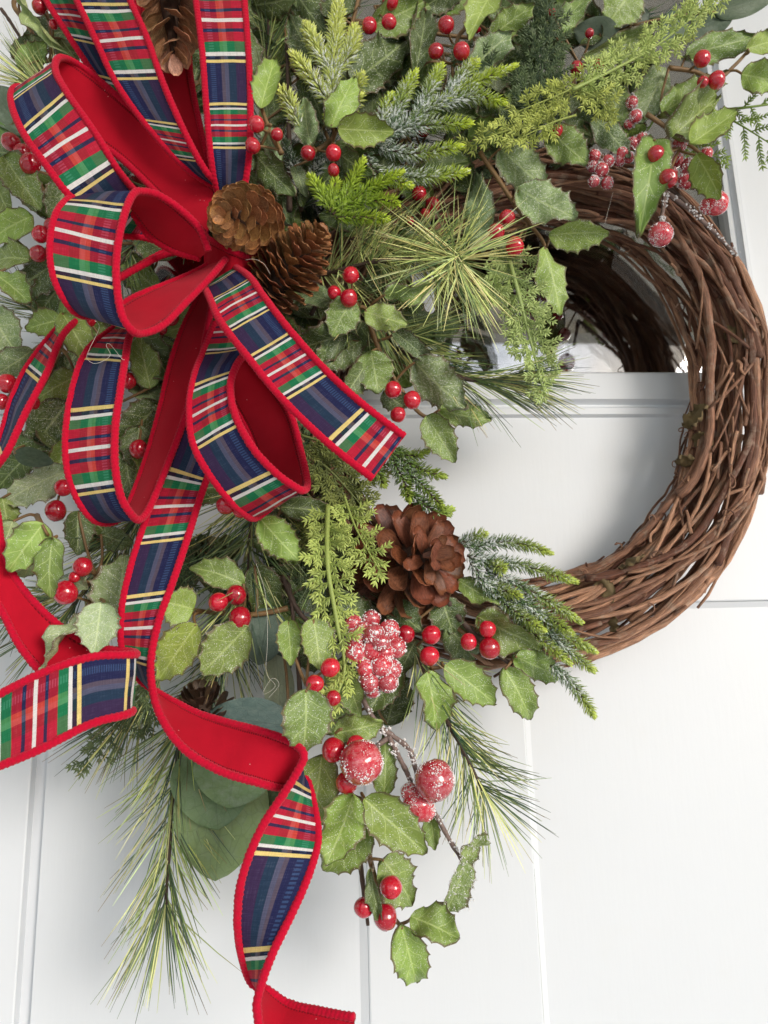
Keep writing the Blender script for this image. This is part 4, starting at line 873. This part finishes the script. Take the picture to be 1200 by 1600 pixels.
pine('long pine sprig drooping at the bottom left of the wreath', .075, [(292, 1100), (276, 1190), (266, 1300), (259, 1412)], 138, 230, .68, (0, 1, 2, 2, 3, 3, 4), .8, 34, .01)
pine('pine sprig slanting down right below the lower vine', .08, [(640, 1000), (690, 1110), (722, 1170), (755, 1235)], 112, 220, .72, (0, 1, 2, 3, 3, 4), .8, 24, .01)
pine('shaggy pine sprig below the middle loop, behind three berries', .085, [(400, 760), (392, 830), (385, 940)], 120, 260, .85, (1, 2, 3, 3, 4), .6, 26, .05)
pine('pine sprig in the shade left of the long tail', .07, [(235, 790), (190, 835), (150, 900), (95, 968)], 112, 240, .7, (1, 2, 3, 3, 4), .7, 22, .02)
pine('pale pine tuft at the top left corner', .09, [(130, 205, -.02), (90, 160), (62, 135)], 112, 90, .34, (0, 0, 1, 2, 3), .6, 46, .0)
pine('thin pine tuft at the left edge beside the pointed ribbon end', .06, [(150, 560), (100, 510), (60, 485)], 100, 90, .5, (2, 3, 3, 4), .7, 22, .0)
pine('pine tuft fanning out below the folded tail at lower left', .06, [(260, 1030), (235, 1075), (205, 1110)], 120, 110, .55, (1, 2, 3, 4), .7, 22, .02)
pine('dark pine needles behind the left velvet tail', .05, [(120, 920), (70, 935), (30, 950)], 86, 80, .55, (2, 3, 4), .7, 20, .02)
pine('dark pine needles between the bow and the top cone', .065, [(420, 250), (415, 140), (420, 30)], 104, 170, .7, (1, 2, 3, 4), .7, 20, .0)
pine('dark pine needles behind the upright spruce sprig', .06, [(470, 330), (500, 180), (520, 20)], 110, 240, .8, (2, 3, 3, 4, 4), .7, 24, .0)
pine('dark pine needles behind the frosted spruce fan', .06, [(560, 290), (660, 200), (800, 90)], 110, 240, .8, (2, 3, 3, 4, 4), .7, 24, .0)
pine('dark pine needles inside the upper left of the bow', .07, [(330, 300), (250, 340), (180, 420)], 110, 150, .8, (2, 3, 4), .7, 20, .0)
pine('dark pine needles around the big open cone', .06, [(420, 720), (480, 850), (560, 930)], 118, 220, .8, (2, 3, 3, 4), .7, 20, .02)
pine('dark pine needles under the pale tail pinecone', .06, [(380, 900), (360, 1000), (330, 1070)], 118, 170, .6, (1, 2, 3, 4), .7, 24, .03)
pine('thin pine needles poking out at the top right corner', .06, [(960, 30), (1010, 32), (1030, 30)], 70, 30, .4, (3, 4), .7, 12, .0)
def scale_leaf(mb, p, d, nrm, L, w, col):
    side = d.cross(nrm); side = side.normalized() if side.length > 1e-6 else d.orthogonal(); b = len(mb.v); m = p + d * L * .45; c = tuple(col) + (0,)
    mb.add(p - side * w * .2, None, c); mb.add(p + side * w * .2, None, c); mb.add(m + side * w * .5, None, c); mb.add(p + d * L, None, tuple(x * 1.2 for x in col) + (0,)); mb.add(m - side * w * .5, None, c); mb.add(m + nrm * w * .35, None, c)
    mb.f += [(b, b + 1, b + 5), (b + 1, b + 2, b + 5), (b + 2, b + 3, b + 5), (b + 3, b + 4, b + 5), (b + 4, b, b + 5), (b, b + 4, b + 3), (b, b + 3, b + 2), (b, b + 2, b + 1)]
def cedar_twig(mb, p, d, nrm, L, col0, col1, lv):  # lv = how often it forks
    """a flat branchlet with alternate scale leaves, forking once more when it is long"""
    step = .0026; n = max(3, int(L / step)); side = d.cross(nrm).normalized(); pts = [p]; dd = d.copy()
    for k in range(n):
        dd = (dd + Vector((jit(.09), jit(.09), jit(.09)))).normalized(); pts.append(pts[-1] + dd * step)
    tube(mb, pts, lambda t: .00075 * (1 - .5 * t), 4, tuple(col0) + (0,), False)
    for k in range(1, n + 1):
        t = k / n; c = mixc(col0, col1, t); kk = 1 + jit(.2); c = tuple(x * kk for x in c); q = pts[k]
        for sg in (-1, 1):
            a = .72 + jit(.2); dv = (dd * math.cos(a) + side * sg * math.sin(a) + nrm * jit(.3)).normalized()
            if lv and k % 4 == (1 if sg > 0 else 3) and t < .8: cedar_twig(mb, q, dv, nrm, L * (.46 - .26 * t), c, col1, lv - 1)
            else: scale_leaf(mb, q, dv, nrm, .0047 * (1 + jit(.25)), .0015, c)
    scale_leaf(mb, pts[-1], dd, nrm, .0050, .0015, col1)
def cedar(label, d, sprays, c0, c1, group='faux cedar sprays in the wreath', name='cedar_spray', lv=1):
    b0 = sprays[0][0][0]; th = thing(name, label, 'cedar spray', P(b0[0], b0[1], d), group); mb = MB()
    for (stem, side, gap, wid) in sprays:
        pts = px_poly(stem, d, 8); fr_ = frames(pts); n = len(pts); arc = [0]
        for i in range(1, n): arc.append(arc[-1] + (pts[i] - pts[i - 1]).length)
        tw = MB(); tube(tw, pts, lambda t: wid * (1 - .6 * t), 6, tuple(mixc(c0, c1, .35)) + (0,)); part('branch', tw, M_SPRAY, th); s = gap * 1.2; sg = 1
        while s < arc[-1]:
            i = max(j for j in range(n - 1) if arc[j] <= s); p = pts[i].lerp(pts[i + 1], (s - arc[i]) / max(1e-9, arc[i + 1] - arc[i])); T = fr_[i][0]; t = s / arc[-1]
            nrm = (CAM - p).normalized(); nrm = (nrm + Vector((jit(.5), jit(.3), jit(.5)))).normalized(); sd = T.cross(nrm).normalized(); a = .75 + jit(.22)
            L = side * S(d) * (math.sin(math.pi * min(1, .22 + .78 * t)) ** .6 + .12) * (1 + jit(.2))
            cedar_twig(mb, p, (T * math.cos(a) + sd * sg * math.sin(a) + nrm * .25 * jit(1)).normalized(), nrm, L, c0, c1, lv)
            s += gap * (.86 + jit(.25)); sg = -sg
        cedar_twig(mb, pts[-1], fr_[-1][0], (CAM - pts[-1]).normalized(), side * .3 * S(d), c0, c1, 1)
    part('foliage', mb, M_SPRAY, th, 'stuff', smooth=False)
CY0, CY1 = (.26, .35, .08), (.50, .60, .17); CD0, CD1 = (.040, .072, .032), (.085, .125, .045)
cedar('dark green cedar spray standing upright near the top', .105, [([(838, 215), (846, 120), (856, -15)], 62, .0052, .0016), ([(842, 160), (815, 190), (790, 215)], 40, .005, .001), ([(780, 110), (750, 95), (725, 90)], 26, .005, .001)], CD0, CD1)
cedar('pale yellow cedar spray reaching to the top right corner', .125, [([(895, 140), (960, 108), (1030, 68), (1120, -5, .01)], 44, .0050, .0015)], CY0, CY1)
cedar('drooping yellow cedar tips beside the pale spray', .118, [([(925, 120), (880, 145), (815, 172)], 28, .0052, .0011), ([(900, 180), (862, 192), (812, 216)], 28, .0052, .0010), ([(905, 140), (935, 155), (950, 175)], 26, .005, .001), ([(850, 185), (790, 205), (740, 222, -.01)], 26, .006, .001)], (.24, .29, .06), (.50, .56, .12))
cedar('yellow green cedar spray hanging over the window glass', .108, [([(790, 385, -.01), (805, 440), (826, 520), (848, 606, .002)], 50, .0054, .0019), ([(780, 410), (770, 440), (762, 470)], 30, .005, .001)], (.25, .33, .10), (.42, .52, .18))
cedar('long yellow cedar spray hanging left of the open pine cone', .128, [([(512, 790, -.02), (512, 880), (526, 970), (538, 1050), (506, 1128, .006)], 37, .0056, .0020), ([(538, 775, -.03), (556, 825, -.02), (590, 886, -.01)], 27, .005, .0011)], (.24, .31, .07), (.46, .55, .14))
cedar('dark olive cedar fan between the middle loop and open cone', .095, [([(450, 690), (510, 730), (565, 790)], 52, .0052, .0013), ([(470, 680), (530, 700), (590, 730)], 40, .0052, .0012), ([(470, 760), (500, 800), (505, 850)], 42, .0052, .0012)], (.085, .105, .028), (.20, .23, .055))
cedar('sparse bright green cedar twig at the right edge by the moulding', .085, [([(1125, 172, -.01), (1165, 168), (1225, 160)], 46, .0085, .0016), ([(1130, 180, -.01), (1165, 200), (1215, 232)], 46, .0085, .0011), ([(1020, 190), (1010, 205), (990, 215)], 34, .005, .001), ([(1060, 210), (1090, 235), (1120, 245)], 34, .006, .001)], (.15, .24, .035), (.26, .38, .06), lv=0)
cedar('dark cedar tips hanging under the folded tail end', .075, [([(228, 1060), (190, 1120), (135, 1185)], 26, .0075, .001), ([(232, 1050), (238, 1090), (228, 1130)], 26, .006, .001)], (.045, .075, .030), (.10, .14, .05))
cedar('dark green cedar behind the bow and open cone', .07, [([(480, 840), (450, 900), (440, 980)], 50, .005, .0012), ([(470, 620), (490, 680), (480, 760)], 50, .005, .0012), ([(700, 300), (740, 250), (790, 200)], 46, .005, .0012), ([(330, 820), (310, 880), (290, 900)], 40, .005, .001)], CD0, CD1)

# ------------------------------------------------------------------ frosted berry picks
def frost_pick(label, d, stems, berries, group='sugared berry picks', twig=None):
    s0 = stems[0][0]; th = thing('frosted_berry_pick', label, 'berry pick', P(s0[0], s0[1], d), group); mb = MB(); cr_ = MB()
    for st in stems:
        pts = px_poly(st, d, 10); sd = rnd.uniform(0, 50)
        tube(mb, pts, lambda t: .0019 * (1 - .25 * t) * (1 + .35 * noise.noise((t * 30, sd, 0))), 7)
        for p in pts:                                     # crust of sugar on the twig
            for _ in range(4):
                if noise.noise(p * 160 + Vector((0, 0, sd))) < -.05: continue
                q = rnd.uniform(.0006, .0013); c = p + Vector((jit(.0026), -abs(jit(.0022)), jit(.0026))); b = len(cr_.v)
                for k in range(6): v = [Vector((1, 0, 0)), Vector((0, 1, 0)), Vector((-1, 0, 0)), Vector((0, -1, 0)), Vector((0, 0, 1)), Vector((0, 0, -1))][k]; cr_.add(c + v * q * rnd.uniform(.6, 1.2))
                for f in ((0, 1, 4), (1, 2, 4), (2, 3, 4), (3, 0, 4), (1, 0, 5), (2, 1, 5), (3, 2, 5), (0, 3, 5)): cr_.f.append(tuple(b + i for i in f))
    part('twig', mb, M_FROSTWIG, th)
    if cr_.v: part('sugar_crust', cr_, M_CRYSTAL, th, 'stuff', smooth=False)
    for bb in berries:
        x, y, r = bb[:3]; dd = bb[3] if len(bb) > 3 else jit(.006)
        put_berry(th, P(x, y, d + .006 + dd), r * S(d), 2 if r > 18 else 1, 'berry', 1.0, 1.5)
    return th
frost_pick('tight bunch of many small sugared red berries below the open cone', .108, [[(552, 985), (562, 1040), (566, 1070)]],
    [(552, 975, 14), (580, 968, 14, .004), (608, 985, 16, .006), (556, 998, 15, .01), (584, 992, 16, .014), (618, 1012, 16, .006), (556, 1020, 16, .012), (580, 1016, 15, .012), (600, 1020, 15, .010), (572, 1044, 14, .012), (596, 1040, 16, .014), (612, 1046, 15, .008), (576, 1066, 15, .012), (606, 1066, 15, .010), (582, 1078, 12, .006), (566, 985, 13, .008), (595, 1004, 14, .016), (546, 1008, 12)])
frost_pick('frosted twig with two big sugared balls hanging at bottom centre', .108, [[(552, 1045), (566, 1090), (590, 1132), (614, 1150), (640, 1172), (652, 1210), (672, 1255), (700, 1308), (724, 1348)], [(608, 1152), (622, 1180), (638, 1212), (646, 1240)], [(608, 1152), (590, 1165), (572, 1182)], [(650, 1210), (665, 1212), (680, 1218)]],
    [(565, 1191, 30, .022), (679, 1219, 28, .012), (654, 1257, 23, .0), (640, 1238, 13, 0), (665, 1268, 14, 0)])
frost_pick('cluster of six sugared berries on the vine top right of centre', .092, [[(985, 225), (955, 240), (938, 262), (938, 285)]], [(929, 243, 11), (926, 259, 11), (950, 252, 11), (940, 265, 12, .006), (928, 283, 10), (949, 286, 11)])
frost_pick('sugared berries half hidden behind hanging holly leaf', .088, [[(1010, 212), (990, 225), (965, 245)]], [(972, 240, 11), (988, 224, 11), (1003, 218, 12), (982, 246, 10), (968, 252, 9)])
frost_pick('sugared berries glimpsed between the sparkly leaves', .088, [[(988, 150), (990, 175), (985, 198)]], [(987, 160, 11), (993, 182, 12), (982, 194, 9)])
frost_pick('sugared berries behind the looped stem by the moulding', .092, [[(1040, 215), (1062, 240), (1082, 285)]], [(1062, 226, 13), (1056, 250, 13), (1078, 262, 17, .004), (1072, 282, 15, 0), (1104, 240, 11, .004), (1050, 270, 10)])
frost_pick('large sugared ball resting on the top of the bare vine', .098, [[(1040, 300), (1036, 328), (1032, 350)], [(1040, 300), (1080, 330), (1115, 362), (1150, 398)]], [(1032, 366, 21, .004)])
frost_pick('large sugared ball beside the window moulding', .092, [[(1060, 290), (1090, 296), (1110, 310)]], [(1119, 317, 21, .004), (1106, 322, 14, .002)])
for (lab, sp) in (('dark red berries in shadow behind the pine burst', [(655, 303, 13), (676, 320, 13), (664, 334, 9), (640, 345, 8)]), ('dark red berries in shadow under the frosted spruce', [(662, 204, 11), (648, 196, 7), (745, 45, 8)])):
    th = thing('berry_pick', lab, 'berry pick', P(sp[0][0], sp[0][1], .075), 'plain berry picks'); mb = MB(); H = WORLD[th] + Vector((0, .02, 0))
    for (x, y, r) in sp: c = P(x, y, .082); put_berry(th, c, r * S(.08)); stem_to(mb, H, c, .001, .0008)
    part('stem', mb, M_STEM, th)
# a curled frosted leaf at the end of the lowest twig
th = thing('frosted_leaf', 'curled sugar crusted leaf at the end of the lowest frosted twig', 'leaf', P(722, 1345, .11), None)
for args in ((722, 1356, 754, 1296, 30, 1, .9, .11, .122, .9, LEAVES[5]), (724, 1346, 704, 1438, 46, 1, .9, .112, .105, -.7, LEAVES[4])):
    o = put_leaf(th, *args); me = o.data; cr_ = MB()
    for k in range(260):
        v = me.vertices[rnd.randrange(len(me.vertices))].co; q = rnd.uniform(.010, .026); p = Vector((v.x + jit(.05), v.y + jit(.04), v.z + q * .6)); b = len(cr_.v)
        if noise.noise(Vector((p.x * 5, p.y * 5, 3))) < -.12: continue
        for w in ((1, 0, 0), (0, 1, 0), (-1, 0, 0), (0, -1, 0), (0, 0, 1), (0, 0, -1)): cr_.add(p + Vector((w[0] * 1.0, w[1] * .6, w[2])) * q * rnd.uniform(.6, 1.3))
        for f in ((0, 1, 4), (1, 2, 4), (2, 3, 4), (3, 0, 4), (1, 0, 5), (2, 1, 5), (3, 2, 5), (0, 3, 5)): cr_.f.append(tuple(b + i for i in f))
    link('frost_crystals', cr_.mesh('frost_crystals', M_CRYSTAL, smooth=False), o, None, 'stuff')

# dark bare twigs
for lab, st, r in (('dark bare twig behind the lowest berries', [(562, 1340), (568, 1390), (575, 1446)], .0019), ('dark bare twig poking up left of the cedar spray', [(470, 1140), (466, 1040), (450, 900)], .0020), ('dark twig crossing the lower vine under three berries', [(700, 940), (735, 985), (800, 1040)], .0024), ('dark twig above the small trio beside the cone', [(486, 492), (494, 476), (500, 468)], .002),
                   ('dark twig standing behind the round pine cone', [(452, 330), (452, 240), (448, 60)], .0026), ('dark stiff twig at the very top left', [(2, 14), (20, 40), (64, 112)], .0016), ('dark weathered twig resting on the vine at top right', [(1040, 290), (1090, 335), (1150, 400)], .0022), ('forked brown twig behind the hanging cedar', [(440, 900), (470, 960), (520, 1000)], .0022)):
    mb = MB(); sd = rnd.uniform(0, 9); org = P(st[0][0], st[0][1], .088)
    tube(mb, px_poly(st, .088, 8), lambda t: r * (1 - .4 * t) * (1 + .3 * noise.noise((t * 14, sd, 0))), 7)
    o = link('bare_twig', mb.mesh('bare_twig', M_TWIG, org)); o.location = org; tag(o, lab, 'twig')
# stray fibres
for lab, pts, d in (('fine white fibre curled on the lower left loop', [(148, 500), (155, 512), (140, 545), (136, 560), (150, 568), (172, 556), (166, 540), (172, 538), (190, 560), (195, 562)], .176), ('white fibre tangle among the needles under the blue green leaf', [(400, 880), (415, 930), (418, 1000), (416, 1050), (430, 1072), (410, 1085), (425, 1060), (436, 1070), (420, 1090)], .125),
                    ('thin grey thread hooked over the angled pine cone', [(384, 406), (398, 405), (412, 412), (422, 428)], .16), ('thin fibre hanging before the bare vine', [(958, 300), (950, 330), (945, 350)], .10)):
    mb = MB(); org = P(pts[0][0], pts[0][1], d); tube(mb, px_poly([(x, y, jit(.002)) for x, y in pts], d, 6), .00009, 4)
    o = link('loose_fibre', mb.mesh('loose_fibre', M_THREAD, org)); o.location = org; tag(o, lab, 'fibre')
